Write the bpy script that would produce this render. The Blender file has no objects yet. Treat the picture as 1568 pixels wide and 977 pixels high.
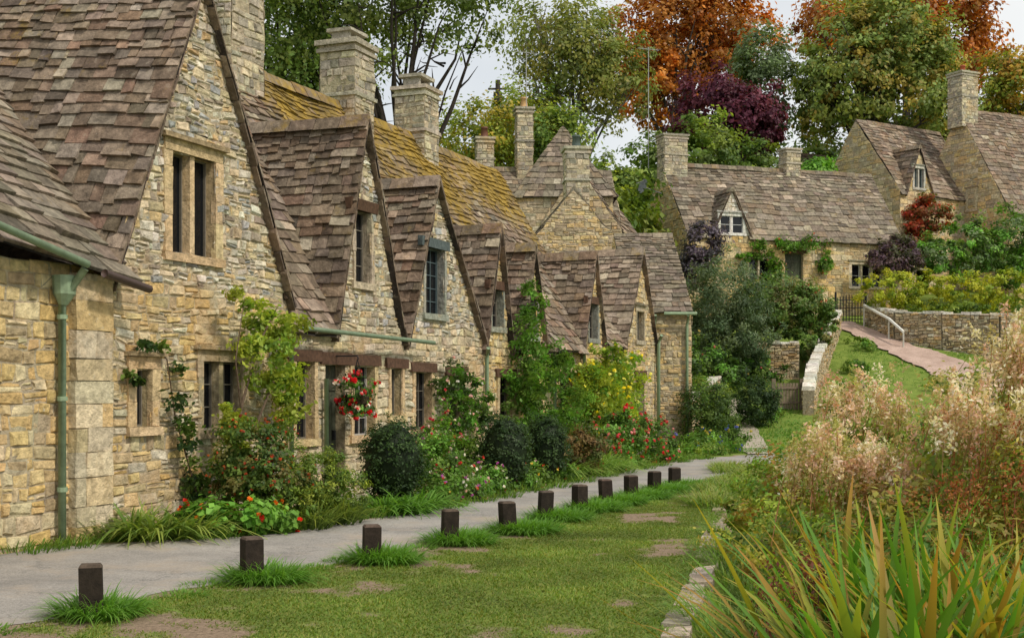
import bpy, math, random, bmesh
import numpy as np
from mathutils import Vector, noise
random.seed(11); rng=np.random.default_rng(11)
U=random.uniform
scene=bpy.context.scene
# ------------------------------------------------------------------ materials
def newmat(name):
    m=bpy.data.materials.new(name); m.use_nodes=True
    nt=m.node_tree
    for n in list(nt.nodes): nt.nodes.remove(n)
    out=nt.nodes.new('ShaderNodeOutputMaterial')
    return m,nt,out
def N(nt,t,**k):
    n=nt.nodes.new(t)
    for a,b in k.items(): setattr(n,a,b)
    return n
def attr_mat(name,rough=.9,ns=6.0,nlo=.6,nhi=1.3,bump=.4,bs=40,bdist=.01,spots=None,spec=.2,moss=False,smax=.7):
    m,nt,out=newmat(name); L=nt.links
    a=N(nt,'ShaderNodeAttribute',attribute_name='Col')
    geo=N(nt,'ShaderNodeNewGeometry')
    def nz(s,d=6,r=.65):
        n=N(nt,'ShaderNodeTexNoise'); n.inputs['Scale'].default_value=s; n.inputs['Detail'].default_value=d; n.inputs['Roughness'].default_value=r
        L.new(geo.outputs['Position'],n.inputs['Vector']); return n
    no=nz(ns,8)
    mr=N(nt,'ShaderNodeMapRange'); mr.inputs['From Min'].default_value=.3; mr.inputs['From Max'].default_value=.7; mr.inputs['To Min'].default_value=nlo; mr.inputs['To Max'].default_value=nhi
    L.new(no.outputs['Fac'],mr.inputs['Value'])
    mul=N(nt,'ShaderNodeVectorMath',operation='SCALE')
    L.new(a.outputs['Color'],mul.inputs[0]); L.new(mr.outputs[0],mul.inputs['Scale'])
    col=mul.outputs[0]
    for (sc,lo,hi,rgb) in (spots or []):
        n2=nz(sc,6,.7)
        r=N(nt,'ShaderNodeMapRange'); r.inputs['From Min'].default_value=lo; r.inputs['From Max'].default_value=hi; r.inputs['To Max'].default_value=smax
        L.new(n2.outputs['Fac'],r.inputs['Value'])
        mx=N(nt,'ShaderNodeMix',data_type='RGBA')
        L.new(r.outputs[0],mx.inputs[0]); L.new(col,mx.inputs[6]); mx.inputs[7].default_value=(*rgb,1)
        col=mx.outputs[2]
    if moss:
        n3=nz(4.5,8,.75); ad=N(nt,'ShaderNodeMath',operation='ADD'); L.new(n3.outputs['Fac'],ad.inputs[0]); L.new(a.outputs['Alpha'],ad.inputs[1])
        r=N(nt,'ShaderNodeMapRange'); r.inputs['From Min'].default_value=.92; r.inputs['From Max'].default_value=1.16; r.inputs['To Max'].default_value=.93
        L.new(ad.outputs[0],r.inputs['Value'])
        n4=nz(2.6,8,.7); cr=N(nt,'ShaderNodeValToRGB'); e=cr.color_ramp.elements
        e[0].position=.34; e[0].color=(.15,.105,.035,1); e[1].position=.70; e[1].color=(.46,.30,.05,1)
        k=e.new(.5); k.color=(.29,.19,.035,1)
        L.new(n4.outputs['Fac'],cr.inputs[0])
        mx=N(nt,'ShaderNodeMix',data_type='RGBA'); L.new(r.outputs[0],mx.inputs[0]); L.new(col,mx.inputs[6]); L.new(cr.outputs[0],mx.inputs[7]); col=mx.outputs[2]
    p=N(nt,'ShaderNodeBsdfPrincipled'); p.inputs['Roughness'].default_value=rough
    p.inputs['Specular IOR Level'].default_value=spec
    L.new(col,p.inputs['Base Color'])
    nb=nz(bs,7,.65)
    b=N(nt,'ShaderNodeBump'); b.inputs['Strength'].default_value=bump; b.inputs['Distance'].default_value=bdist
    L.new(nb.outputs['Fac'],b.inputs['Height']); L.new(b.outputs[0],p.inputs['Normal'])
    L.new(p.outputs[0],out.inputs[0])
    return m
M_stone=attr_mat('stone',ns=9,nlo=.55,nhi=1.36,bump=1,bs=16,bdist=.045,spots=[(1.1,.55,.74,(.46,.40,.29)),(3.5,.62,.76,(.20,.165,.12)),(.8,.54,.74,(.56,.34,.13)),(13,.63,.72,(.68,.63,.52))])
M_roof=attr_mat('stone_slate',ns=8,nlo=.5,nhi=1.55,bump=1,bs=22,bdist=.03,spots=[(8,.60,.72,(.33,.28,.21)),(1.5,.54,.74,(.075,.06,.045)),(24,.65,.73,(.46,.41,.33))],moss=True,smax=.8)
M_plain=attr_mat('painted',rough=.55,ns=12,nlo=.75,nhi=1.2,bump=.15,bs=60,bdist=.004,spec=.4)
M_wood=attr_mat('weathered_wood',rough=.85,ns=18,nlo=.55,nhi=1.4,bump=.6,bs=50,bdist=.01)
M_bark=attr_mat('bark',rough=.95,ns=8,nlo=.55,nhi=1.4,bump=.8,bs=20,bdist=.03)
def glassmat():
    m,nt,out=newmat('window_glass')
    p=N(nt,'ShaderNodeBsdfPrincipled'); p.inputs['Base Color'].default_value=(.008,.009,.011,1); p.inputs['Roughness'].default_value=.08; p.inputs['Specular IOR Level'].default_value=.35
    geo=N(nt,'ShaderNodeNewGeometry'); nb=N(nt,'ShaderNodeTexNoise'); nb.inputs['Scale'].default_value=5
    nt.links.new(geo.outputs['Position'],nb.inputs['Vector'])
    b=N(nt,'ShaderNodeBump'); b.inputs['Strength'].default_value=.3; b.inputs['Distance'].default_value=.02
    nt.links.new(nb.outputs['Fac'],b.inputs['Height']); nt.links.new(b.outputs[0],p.inputs['Normal'])
    nt.links.new(p.outputs[0],out.inputs[0]); return m
M_glass=glassmat()
def leafmat(name,tr=.4,rough=.5,spec=.25):
    m,nt,out=newmat(name); L=nt.links
    a=N(nt,'ShaderNodeAttribute',attribute_name='Col')
    p=N(nt,'ShaderNodeBsdfPrincipled'); p.inputs['Roughness'].default_value=rough; p.inputs['Specular IOR Level'].default_value=spec
    t=N(nt,'ShaderNodeBsdfTranslucent'); mx=N(nt,'ShaderNodeMixShader'); mx.inputs[0].default_value=tr
    L.new(a.outputs['Color'],p.inputs['Base Color'])
    hs=N(nt,'ShaderNodeVectorMath',operation='MULTIPLY'); hs.inputs[1].default_value=(1.35,1.35,.7)
    L.new(a.outputs['Color'],hs.inputs[0]); L.new(hs.outputs[0],t.inputs['Color'])
    L.new(p.outputs[0],mx.inputs[1]); L.new(t.outputs[0],mx.inputs[2]); L.new(mx.outputs[0],out.inputs[0])
    return m
M_leaf=leafmat('foliage')
# ------------------------------------------------------------------ mesh helpers
def empty(name):
    o=bpy.data.objects.new(name,None); scene.collection.objects.link(o); return o
def np_mesh(name,V,F,C,mat,parent=None):
    V=np.asarray(V,dtype=np.float32); F=np.asarray(F,dtype=np.int32); k=F.shape[1]
    me=bpy.data.meshes.new(name)
    me.vertices.add(len(V)); me.vertices.foreach_set('co',V.ravel())
    me.loops.add(F.size); me.loops.foreach_set('vertex_index',F.ravel())
    me.polygons.add(len(F)); me.polygons.foreach_set('loop_start',np.arange(0,F.size,k,dtype=np.int32))
    try: me.polygons.foreach_set('loop_total',np.full(len(F),k,dtype=np.int32))
    except Exception: pass
    me.update(calc_edges=True)
    at=me.attributes.new('Col','FLOAT_COLOR','POINT')
    C=np.clip(np.asarray(C,dtype=np.float32),0,.95)
    C4=np.ones((len(V),4),dtype=np.float32); C4[:,:3]=C
    at.data.foreach_set('color',C4.ravel())
    me.materials.append(mat)
    o=bpy.data.objects.new(name,me); scene.collection.objects.link(o)
    if parent: o.parent=parent
    return o
class MB:
    def __init__(s): s.v=[];s.f=[];s.c=[]
    def poly(s,pts,col):
        i=len(s.v); s.v+=[tuple(p) for p in pts]; s.f.append(tuple(range(i,i+len(pts)))); s.c+=[col]*len(pts)
    def hexa(s,p,col):
        i=len(s.v); s.v+=[tuple(q) for q in p]; s.c+=[col]*8
        for f in ((3,2,1,0),(4,5,6,7),(0,1,5,4),(1,2,6,5),(2,3,7,6),(3,0,4,7)): s.f.append(tuple(i+a for a in f))
    def tube(s,pts,rad,col,seg=8,cap=True):
        pts=[Vector(p) for p in pts]; i0=len(s.v); n=len(pts)
        for j,p in enumerate(pts):
            d=(pts[min(j+1,n-1)]-pts[max(j-1,0)]).normalized()
            a=Vector((0,0,1)) if abs(d.z)<.9 else Vector((1,0,0))
            x=d.cross(a).normalized(); y=d.cross(x)
            r=rad[j] if hasattr(rad,'__len__') else rad
            for k in range(seg):
                t=2*math.pi*k/seg; s.v.append(tuple(p+(x*math.cos(t)+y*math.sin(t))*r)); s.c.append(col)
        for j in range(n-1):
            for k in range(seg):
                a=i0+j*seg+k; b=i0+j*seg+(k+1)%seg; s.f.append((a,b,b+seg,a+seg))
        if cap:
            s.f.append(tuple(i0+k for k in range(seg))); s.f.append(tuple(i0+(n-1)*seg+k for k in range(seg)))
    def obj(s,name,mat,parent=None,smooth=False):
        if not s.v: return None
        me=bpy.data.meshes.new(name); me.from_pydata(s.v,[],s.f); me.update()
        at=me.attributes.new('Col','FLOAT_COLOR','POINT')
        C=np.zeros((len(s.v),4),dtype=np.float32)
        C[:,:3]=np.array([c[:3] for c in s.c],dtype=np.float32); C[:,3]=[c[3] if len(c)>3 else 0 for c in s.c]
        at.data.foreach_set('color',C.ravel())
        if smooth: me.polygons.foreach_set('use_smooth',[True]*len(me.polygons))
        me.materials.append(mat)
        o=bpy.data.objects.new(name,me); scene.collection.objects.link(o)
        if parent: o.parent=parent
        return o
def jit(c,a=.15):
    k=1+U(-a,a); return tuple(min(1,max(0,x*k*(1+U(-.04,.04)))) for x in c[:3])
def pick(pal,a=.15): return jit(random.choice(pal),a)
def frame(ox,oy,ux,uy):
    l=math.hypot(ux,uy); ux/=l; uy/=l; nx,ny=uy,-ux
    def W(s,d,z): return Vector((ox+ux*s+nx*d, oy+uy*s+ny*d, z))
    W.o=(ox,oy); W.u=(ux,uy); W.n=(nx,ny)
    return W
def box(mb,W,s0,s1,d0,d1,z0,z1,col,j=0):
    q=lambda: U(-j,j) if j else 0
    mb.hexa([W(s0+q(),d0+q(),z0),W(s1+q(),d0+q(),z0),W(s1+q(),d1+q(),z0),W(s0+q(),d1+q(),z0),
             W(s0+q(),d0+q(),z1+q()),W(s1+q(),d0+q(),z1+q()),W(s1+q(),d1+q(),z1+q()),W(s0+q(),d1+q(),z1+q())],col)
# ------------------------------------------------------------------ stone wall
def wall(mb,W,L,R,z0,z1,ops,pal,hs=(.09,.17),ws=(.13,.42),mortar=(.45,.37,.25),proud=(.003,.026),d=0,warp=.034,rub=.3):
    if not callable(L): Lv=L; L=lambda z:Lv
    if not callable(R): Rv=R; R=lambda z:Rv
    def WW(s_,d_,z_):
        a=noise.noise(Vector((s_*1.7,z_*1.9,W.o[0]))); b=noise.noise(Vector((s_*1.7+31,z_*1.9,W.o[1])))
        a2=noise.noise(Vector((s_*5,z_*5,7))); b2=noise.noise(Vector((s_*4.5,z_*4.5,17)))
        return W(s_+(b+b2*.5)*warp,d_+a*.03,z_+(a*1.2+a2*.8)*warp)
    cuts=sorted(set([z0,z1]+[z for o in ops for z in (o[2],o[3]) if z0<z<z1]))
    def stone(l0,r0,l1,r1,za,zb_):
        g=U(.002,.008); a0,b0,a1,b1=l0+g,r0-g,l1+g,r1-g
        if b0-a0<.02: return
        if b1<a1: a1=b1=(a1+b1)/2
        jz=lambda: U(-.012,.012)
        ob=[(a0+jz(),za+g+jz()),(b0+jz(),za+g+jz()),(b1+jz(),zb_-g+jz()),(a1+jz(),zb_-g+jz())]
        pr=U(*proud); sm_=(a0+b0+a1+b1)/4; zm=(za+zb_)/2; k=.014; fr=[]
        for (s_,z_) in ob:
            fs=s_+(k if s_<sm_ else -k)*(1+U(-.6,1.6)); fz=z_+(k if z_<zm else -k)*(1+U(-.6,1.1))
            fr.append((fs,fz,d+pr+U(-.009,.011)))
        col=pal(); i=len(mb.v)
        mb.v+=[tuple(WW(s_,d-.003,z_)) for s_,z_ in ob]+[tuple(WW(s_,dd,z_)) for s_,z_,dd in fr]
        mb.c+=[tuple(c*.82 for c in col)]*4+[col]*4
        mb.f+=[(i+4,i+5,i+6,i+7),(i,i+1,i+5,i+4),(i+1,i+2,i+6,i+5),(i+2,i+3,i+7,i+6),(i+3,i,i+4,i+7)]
    for a,b in zip(cuts,cuts[1:]):
        zs=[a]
        while zs[-1]<b-1e-4:
            h=U(*hs); nz=zs[-1]+h
            if b-nz<hs[0]*.7: nz=b
            zs.append(nz)
        for z,zz in zip(zs,zs[1:]):
            l0,r0,l1,r1=L(z),R(z),L(zz),R(zz)
            if r0-l0<.03: continue
            segs=[(min(l0,l1),max(r0,r1))]; mid=(z+zz)/2
            for o in ops:
                if o[2]<mid<o[3]:
                    ns=[]
                    for p,q in segs:
                        if o[1]<=p or o[0]>=q: ns.append((p,q)); continue
                        if o[0]>p: ns.append((p,o[0]))
                        if o[1]<q: ns.append((o[1],q))
                    segs=ns
            c0=lambda x:min(max(x,l0),r0)
            c1=lambda x:min(max(x,l1),max(r1,l1))
            for p,q in segs:
                nn=max(1,int((q-p)/.4))
                for k in range(nn):
                    pa=p+(q-p)*k/nn; pb=p+(q-p)*(k+1)/nn
                    mb.poly([WW(c0(pa),d,z),WW(c0(pb),d,z),WW(c1(pb),d,zz),WW(c1(pa),d,zz)],jit(mortar,.06))
                x=p
                while x<q-.01:
                    x2=x+U(*ws)*(1.0 if random.random()<.7 else .5)
                    if q-x2<ws[0]*.6: x2=q
                    A,B,C_,D_=c0(x),c0(x2),c1(x),c1(x2)
                    if random.random()<rub and zz-z>.08:
                        f=U(.38,.62); zm=z+(zz-z)*f; ma=A+(C_-A)*f; mc=B+(D_-B)*f
                        if random.random()<.5 and x2-x>.16:
                            h=U(.35,.65); xm=A+(B-A)*h; xm2=ma+(mc-ma)*h
                            stone(A,xm,ma,xm2,z,zm); stone(xm,B,xm2,mc,z,zm)
                        else: stone(A,B,ma,mc,z,zm)
                        stone(ma,mc,C_,D_,zm,zz)
                    else: stone(A,B,C_,D_,z,zz)
                    x=x2
def palf(cols,a=.15): return lambda: pick(cols,a)
HONEY=[(.64,.46,.21),(.68,.52,.27),(.56,.41,.21),(.68,.56,.34),(.62,.42,.17),(.48,.37,.21),(.64,.52,.33),(.66,.47,.21)]
GREYH=[(.62,.55,.41),(.68,.61,.47),(.60,.48,.30),(.46,.42,.35),(.66,.54,.35),(.40,.39,.37),(.72,.66,.54),(.62,.44,.23),(.36,.29,.22),(.66,.58,.43)]
MIXED=[(.60,.47,.28),(.54,.43,.27),(.45,.38,.26),(.60,.50,.34),(.42,.33,.21),(.60,.42,.2)]
CHIM=[(.54,.47,.33),(.44,.39,.30),(.60,.51,.35),(.36,.32,.25)]
# ------------------------------------------------------------------ roofs
BROWN=[(.20,.145,.10),(.235,.175,.125),(.165,.125,.09),(.27,.205,.15),(.21,.14,.095),(.18,.14,.11),(.28,.23,.175),(.215,.16,.115)]
GREYB=[(.20,.165,.12),(.235,.195,.145),(.17,.14,.105),(.27,.225,.17),(.21,.16,.11),(.18,.145,.11)]
PINK=[(.25,.19,.14),(.28,.215,.16),(.21,.16,.12),(.32,.26,.2),(.23,.17,.12)]
def roof(mb,p00,p10,p11,p01,expo,pal,skip=None,moss=None,wr=(.14,.44),sag=.06,th=(.022,.055)):
    p00,p10,p11,p01=map(Vector,(p00,p10,p11,p01))
    up=((p01-p00)+(p11-p10))/2; Ln=up.length
    n=(p10-p00).cross(up).normalized()
    if n.length<.5: n=(p11-p01).cross(up).normalized()
    if n.z<0: n=-n
    nc=max(2,int(Ln/expo))
    def sg(p): return n*(noise.noise(Vector(p)*.45)*sag+noise.noise(Vector(p)*1.6)*.03)
    vs=[0]
    for i in range(nc): vs.append(vs[-1]+(1.3-.6*i/nc)*U(.85,1.15))
    vs=[v/vs[-1] for v in vs]
    for i in range(nc):
        v0=vs[i]; dv=vs[i+1]-v0; v1=min(1.0,v0+dv*1.35)
        a0=p00.lerp(p01,v0); b0=p10.lerp(p11,v0); a1=p00.lerp(p01,v1); b1=p10.lerp(p11,v1)
        wd=(b0-a0).length
        if wd<.05: continue
        u=-U(0,.15)/wd; sc=1.2-.45*v0
        dn=(a1-a0).normalized()
        while u<1:
            w=U(*wr)*sc/wd; t0=max(u,0); t1=min(u+w,1); u+=w
            if t1-t0<.02/wd: continue
            gp=U(.001,.009)/wd
            ctr=a0.lerp(b0,(t0+t1)/2).lerp(a1.lerp(b1,(t0+t1)/2),.5)
            if skip and skip(ctr): continue
            wv=noise.noise(ctr*1.1)*.035
            t=U(*th); dvj=random.gauss(0,.016)+wv
            if random.random()<.04: dvj+=U(.03,.07); t+=.018
            lo0=a0.lerp(b0,t0+gp)-dn*(dvj+U(-.012,.012)); lo1=a0.lerp(b0,t1-gp)-dn*(dvj+U(-.012,.012))
            hi0=a1.lerp(b1,t0+gp); hi1=a1.lerp(b1,t1-gp)
            s0,s1=sg(lo0),sg(lo1); s2,s3=sg(hi1),sg(hi0)
            tw=U(-.011,.011)
            pts_t=[lo0+n*(t+.014+tw)+s0,lo1+n*(t+.014-tw)+s1,hi1+n*.012+s2,hi0+n*.012+s3]
            pts_b=[lo0+n*(.004)+s0,lo1+n*(.004)+s1]
            ma=moss(ctr,v0) if moss else .30+.12*(noise.noise(ctr*.7))
            col=pick(pal,.15)
            if random.random()<.07: col=tuple(c*1.5 for c in col)
            elif random.random()<.1: col=tuple(c*.65 for c in col)
            al=max(0,min(1,ma+U(-.06,.06)))
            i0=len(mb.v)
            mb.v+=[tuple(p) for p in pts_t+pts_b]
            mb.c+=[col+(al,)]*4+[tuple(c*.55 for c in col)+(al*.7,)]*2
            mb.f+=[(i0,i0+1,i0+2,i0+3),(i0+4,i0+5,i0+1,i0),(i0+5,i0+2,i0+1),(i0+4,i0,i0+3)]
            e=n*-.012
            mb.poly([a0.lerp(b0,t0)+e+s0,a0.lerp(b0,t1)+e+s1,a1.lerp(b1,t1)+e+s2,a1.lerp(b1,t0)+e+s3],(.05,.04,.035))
def ridge(mb,pa,pb,pal,h=.06,w=.15,al=.36):
    pa,pb=Vector(pa),Vector(pb); Ln=(pb-pa).length; d=(pb-pa).normalized()
    x=d.cross(Vector((0,0,1))).normalized(); t=0
    while t<Ln-.05:
        l=min(U(.35,.5),Ln-t); a=pa+d*(t+.006); b=pa+d*(t+l-.006); t+=l
        dz=Vector((0,0,U(.0,.025))); c=pick(pal,.15)+(al+U(-.1,.1),); lo=Vector((0,0,-w*.9)); up=Vector((0,0,h))+dz
        sa=Vector((0,0,noise.noise(a*.5)*.05))
        i=len(mb.v)
        mb.v+=[tuple(q+sa) for q in (a-x*w+lo,a-x*.03+up,a+x*.03+up,a+x*w+lo,b-x*w+lo,b-x*.03+up,b+x*.03+up,b+x*w+lo)]
        mb.c+=[c]*8
        mb.f+=[(i,i+1,i+5,i+4),(i+1,i+2,i+6,i+5),(i+2,i+3,i+7,i+6),(i,i+3,i+2,i+1),(i+4,i+5,i+6,i+7)]
def chimney(par,W,s,d,z0,z1,w,dp,pots=1,pal=CHIM,potc=(.34,.13,.06)):
    mb=MB()
    c=[W(s-w/2,d+dp/2,0),W(s+w/2,d+dp/2,0),W(s+w/2,d-dp/2,0),W(s-w/2,d-dp/2,0)]
    for i in range(4):
        a=c[i]; b=c[(i+1)%4]; e=(b-a); F=frame(a.x,a.y,e.x,e.y)
        wall(mb,F,0,e.length,z0,z1-.2,[],palf(pal,.22),hs=(.09,.19),ws=(.14,.4),rub=.1,warp=.014)
    box(mb,W,s-w/2-.05,s+w/2+.05,d-dp/2-.05,d+dp/2+.05,z1-.2,z1-.13,jit(pal[1]),.012)
    box(mb,W,s-w/2-.01,s+w/2+.01,d-dp/2-.01,d+dp/2+.01,z1-.13,z1-.06,jit(pal[0]),.006)
    box(mb,W,s-w/2-.08,s+w/2+.08,d-dp/2-.08,d+dp/2+.08,z1-.06,z1+.03,jit(pal[1]),.015)
    zz=z0+(z1-z0)*.55
    box(mb,W,s-w/2-.05,s+w/2+.05,d-dp/2-.05,d+dp/2+.05,zz,zz+.07,jit(pal[1]),.012)
    mb.obj('chimney_stack',M_stone,par)
    if pots:
        m=MB()
        for k in range(pots):
            q=W(s+(k-(pots-1)/2)*.32,d,z1+.03); h=.42
            m.tube([q,q+Vector((0,0,.05)),q+Vector((0,0,h*.85)),q+Vector((0,0,h*.86)),q+Vector((0,0,h))],[.16,.15,.12,.145,.14],jit(potc),12)
        m.obj('chimney_pot',M_plain,par,True)
def window(par,W,s0,s1,z0,z1,nl=1,fc=(.5,.42,.3),bars=(0,0),surround=True,dep=.16,lint=None,barc=None,sw=.1,d=0):
    st=MB(); fr=MB(); gl=MB()
    rc=jit(tuple(c*.8 for c in fc),.05)
    for q in ([(s0,z0),(s0,z1)],[(s1,z0),(s1,z1)],[(s0,z0),(s1,z0)],[(s0,z1),(s1,z1)]):
        (a,b),(c_,e)=q
        st.poly([W(a,d+.002,b),W(c_,d+.002,e),W(c_,d-dep-.02,e),W(a,d-dep-.02,b)],rc)
    if surround:
        p=.032; zz=z0
        while zz<z1-.05:   # jamb blocks
            h=min(U(.25,.5),z1-zz)
            if z1-zz-h<.12: h=z1-zz
            box(st,W,s0-sw-U(0,.05),s0,d-.05,d+p,zz+.002,zz+h-.002,jit(fc,.1),.006)
            box(st,W,s1,s1+sw+U(0,.05),d-.05,d+p,zz+.002,zz+h-.002,jit(fc,.1),.006); zz+=h
        box(st,W,s0-sw-.05,s1+sw+.05,d-.05,d+p+.03,z0-.11,z0,jit(fc),.009)
        if not lint:
            box(st,W,s0-sw-.03,s1+sw+.03,d-.05,d+p+.006,z1,z1+.15,jit(fc),.009)
            box(st,W,s0-sw-.09,s1+sw+.09,d-.05,d+.1,z1+.15,z1+.21,jit(tuple(x*.6 for x in fc)),.012)
    if lint:
        m=MB(); box(m,W,s0-.2,s1+.2,d-.05,d+.05,z1,z1+.17,lint,.014); m.obj('lintel',M_wood,par)
    w=(s1-s0)/nl
    for k in range(1,nl):
        box(st,W,s0+k*w-.05,s0+k*w+.05,d-dep,d-.01,z0,z1,jit(fc),.004)
    gl.poly([W(s0,d-dep,z0),W(s1,d-dep,z0),W(s1,d-dep,z1),W(s0,d-dep,z1)],(0,0,0))
    bc=barc or (.17,.15,.12)
    for k in range(nl):
        a=s0+k*w+(.05 if k else 0); b=s0+(k+1)*w-(.05 if k<nl-1 else 0); f=.024
        y0,y1=d-dep+.003,d-dep+.035
        box(fr,W,a,a+f,y0,y1,z0,z1,bc); box(fr,W,b-f,b,y0,y1,z0,z1,bc)
        box(fr,W,a+f,b-f,y0,y1,z0,z0+f,bc); box(fr,W,a+f,b-f,y0,y1,z1-f,z1,bc)
        nx,nz=bars
        for i in range(1,nx+1):
            x=a+(b-a)*i/(nx+1); box(fr,W,x-.008,x+.008,y0+.002,y1-.012,z0+f,z1-f,bc)
        for i in range(1,nz+1):
            z=z0+(z1-z0)*i/(nz+1); box(fr,W,a+f,b-f,y0+.004,y1-.014,z-.008,z+.008,bc)
    st.obj('window_surround',M_stone,par); fr.obj('window_frame',M_plain,par); gl.obj('window_pane',M_glass,par)
def door(par,W,s0,s1,z1,col=(.07,.075,.05),lint=(.10,.055,.035),z0=0.0,dep=.16,d=0):
    st=MB(); m=MB()
    for q in ([(s0,z0),(s0,z1)],[(s1,z0),(s1,z1)],[(s0,z1),(s1,z1)]):
        (a,b),(c_,e)=q
        st.poly([W(a,d+.002,b),W(c_,d+.002,e),W(c_,d-dep-.02,e),W(a,d-dep-.02,b)],(.42,.34,.22))
    box(st,W,s0-.1,s1+.1,d-.2,d+.3,z0-.1,z0+.09,(.38,.34,.27),.01)
    st.obj('door_step',M_stone,par)
    n=5; w=(s1-s0)/n
    for k in range(n): box(m,W,s0+k*w+.004,s0+(k+1)*w-.004,d-dep-.03,d-dep,z0+.09,z1,jit(col,.12))
    for z in (z0+.4,z1-.35): box(m,W,s0+.03,s1-.03,d-dep+.001,d-dep+.02,z-.05,z+.05,jit(col))
    box(m,W,s1-.12,s1-.08,d-dep,d-dep+.05,z0+.95,z0+1.1,(.03,.03,.03))
    box(m,W,s0-.16,s1+.16,d-.05,d+.045,z1,z1+.18,lint,.012)
    m.obj('door_leaf',M_wood,par)
def cottage(name,W,s0,s1,D,zb,ze,zr,gables=(),wins=(),doors=(),pal=HONEY,rpal=BROWN,expo=.175,ze0=None,endL=True,endR=True,moss=None,rs1=None,rs0=None,gback=2.6,gpal=None,grpal=None,extra_skip=None,ws=(.13,.42),hs=(.09,.17),ov=.14,back=True,wr=(.14,.44),D2=None,ridged=True,gov=.12,ghs=None,gws=None,rub=.3,verge=True):
    par=empty(name); mb=MB(); rf=MB()
    ops=[(w[0],w[1],w[2],w[3]) for w in wins if w[2]<ze]+[(d_[0],d_[1],zb-.5,d_[2]) for d_ in doors]
    wall(mb,W,s0,s1,zb,ze,ops,palf(pal),ws=ws,hs=hs,rub=rub)
    gp=gpal or pal
    for g in gables:
        a,b,ap,za=g[:4]
        L=lambda z:a+(ap-a)*(z-ze)/(za-ze); R=lambda z:b+(ap-b)*(z-ze)/(za-ze)
        gops=[(w[0],w[1],w[2],w[3]) for w in wins if w[2]>=ze-.01]
        wall(mb,W,L,R,ze,za-.02,gops,palf(gp),ws=gws or ws,hs=ghs or hs,rub=.35)
        gb=g[4] if len(g)>4 else gback
        zab=g[5] if len(g)>5 else za
        dirL=(ap-a)/(za-ze); dirR=(b-ap)/(za-ze)
        dz=g[6] if len(g)>6 else .25
        rp=grpal or rpal
        A=W(a-dirL*dz,gov,ze-dz); A2=W(a-dirL*dz,-gb,ze-dz+(zab-za)); P=W(ap,gov,za+.05); P2=W(ap,-gb,zab+.05)
        B=W(b+dirR*dz,gov,ze-dz); B2=W(b+dirR*dz,-gb,ze-dz+(zab-za))
        roof(rf,A,A2,P2,P,expo,rp,wr=wr); roof(rf,B,B2,P2,P,expo,rp,wr=wr)
        ridge(rf,P,P2,rp)
        if verge:
            for X in (A,B):
                nseg=max(4,int((P-X).length/.3)); bk=W(0,-.16,0)-W(0,0,0)
                for k in range(nseg):
                    q0=X.lerp(P,k/nseg+.004); q1=X.lerp(P,(k+1)/nseg-.004); o0=Vector((0,0,-.07+U(-.015,.015))); o1=Vector((0,0,-.012)); fo=(W(0,1,0)-W(0,0,0))*U(-.02,.02)
                    q0=q0+fo; q1=q1+fo
                    rf.hexa([q0+o0,q0+o0+bk,q1+o0+bk,q1+o0,q0+o1,q0+o1+bk,q1+o1+bk,q1+o1],pick([(.19,.14,.10),(.24,.18,.13),(.15,.11,.08)],.2)+(.3,))
    D2=D2 or D
    a0=s0 if rs0 is None else rs0; a1=s1 if rs1 is None else rs1
    zl=ze if ze0 is None else ze0
    def skip(p):
        if extra_skip and extra_skip(p): return True
        dx,dy=p.x-W.o[0],p.y-W.o[1]; s=dx*W.u[0]+dy*W.u[1]; d_=dx*W.n[0]+dy*W.n[1]
        for g in gables:
            a,b,ap,za=g[:4]
            gb=g[4] if len(g)>4 else gback
            if d_<-gb: continue
            zz=za-(ap-s)*(za-ze)/(ap-a) if s<ap else za-(s-ap)*(za-ze)/(b-ap)
            if zz>p.z+.02 and zz>ze-.22: return True
        return False
    pitch=(zr-ze)/D; oz=ov*pitch
    roof(rf,W(a0,ov,zl-oz),W(a1,ov,ze-oz),W(a1,-D,zr),W(a0,-D,zr),expo,rpal,skip=skip,moss=moss,wr=wr,sag=.12)
    if back: roof(rf,W(a0,-D-D2-ov,ze-oz),W(a1,-D-D2-ov,ze-oz),W(a1,-D,zr),W(a0,-D,zr),expo*1.8,rpal,wr=(.3,.6))
    if ridged: ridge(rf,W(a0,-D,zr+.02),W(a1,-D,zr+.02),rpal,al=.36 if moss is None else .58)
    for flag,se,sg_ in ((endL,s0,-1),(endR,s1,1)):
        if not flag: continue
        if sg_<0: c0=W(se,-D-D2,0); c1=W(se,0,0)
        else: c0=W(se,0,0); c1=W(se,-D-D2,0)
        e=c1-c0; F=frame(c0.x,c0.y,e.x,e.y); T=D+D2; m=(D2 if sg_<0 else D)
        wall(mb,F,0,T,zb,ze,[],palf(pal),ws=ws,hs=hs)
        L=lambda z:m*(z-ze)/(zr-ze); R=lambda z:T-(T-m)*(z-ze)/(zr-ze)
        wall(mb,F,L,R,ze,zr-.05,[],palf(pal),ws=ws,hs=hs)
    c0=W(s1,-D-D2,0); c1=W(s0,-D-D2,0); e=c1-c0; F=frame(c0.x,c0.y,e.x,e.y)
    mb.poly([F(0,0,zb),F(e.length,0,zb),F(e.length,0,ze),F(0,0,ze)],(.4,.33,.22))
    mb.obj('walls',M_stone,par); rf.obj('roof',M_roof,par)
    for w in wins:
        kw=w[4] if len(w)>4 else {}
        window(par,W,w[0],w[1],w[2],w[3],**kw)
    for d_ in doors:
        door(par,W,d_[0],d_[1],d_[2],**(d_[3] if len(d_)>3 else {}))
    return par
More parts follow.
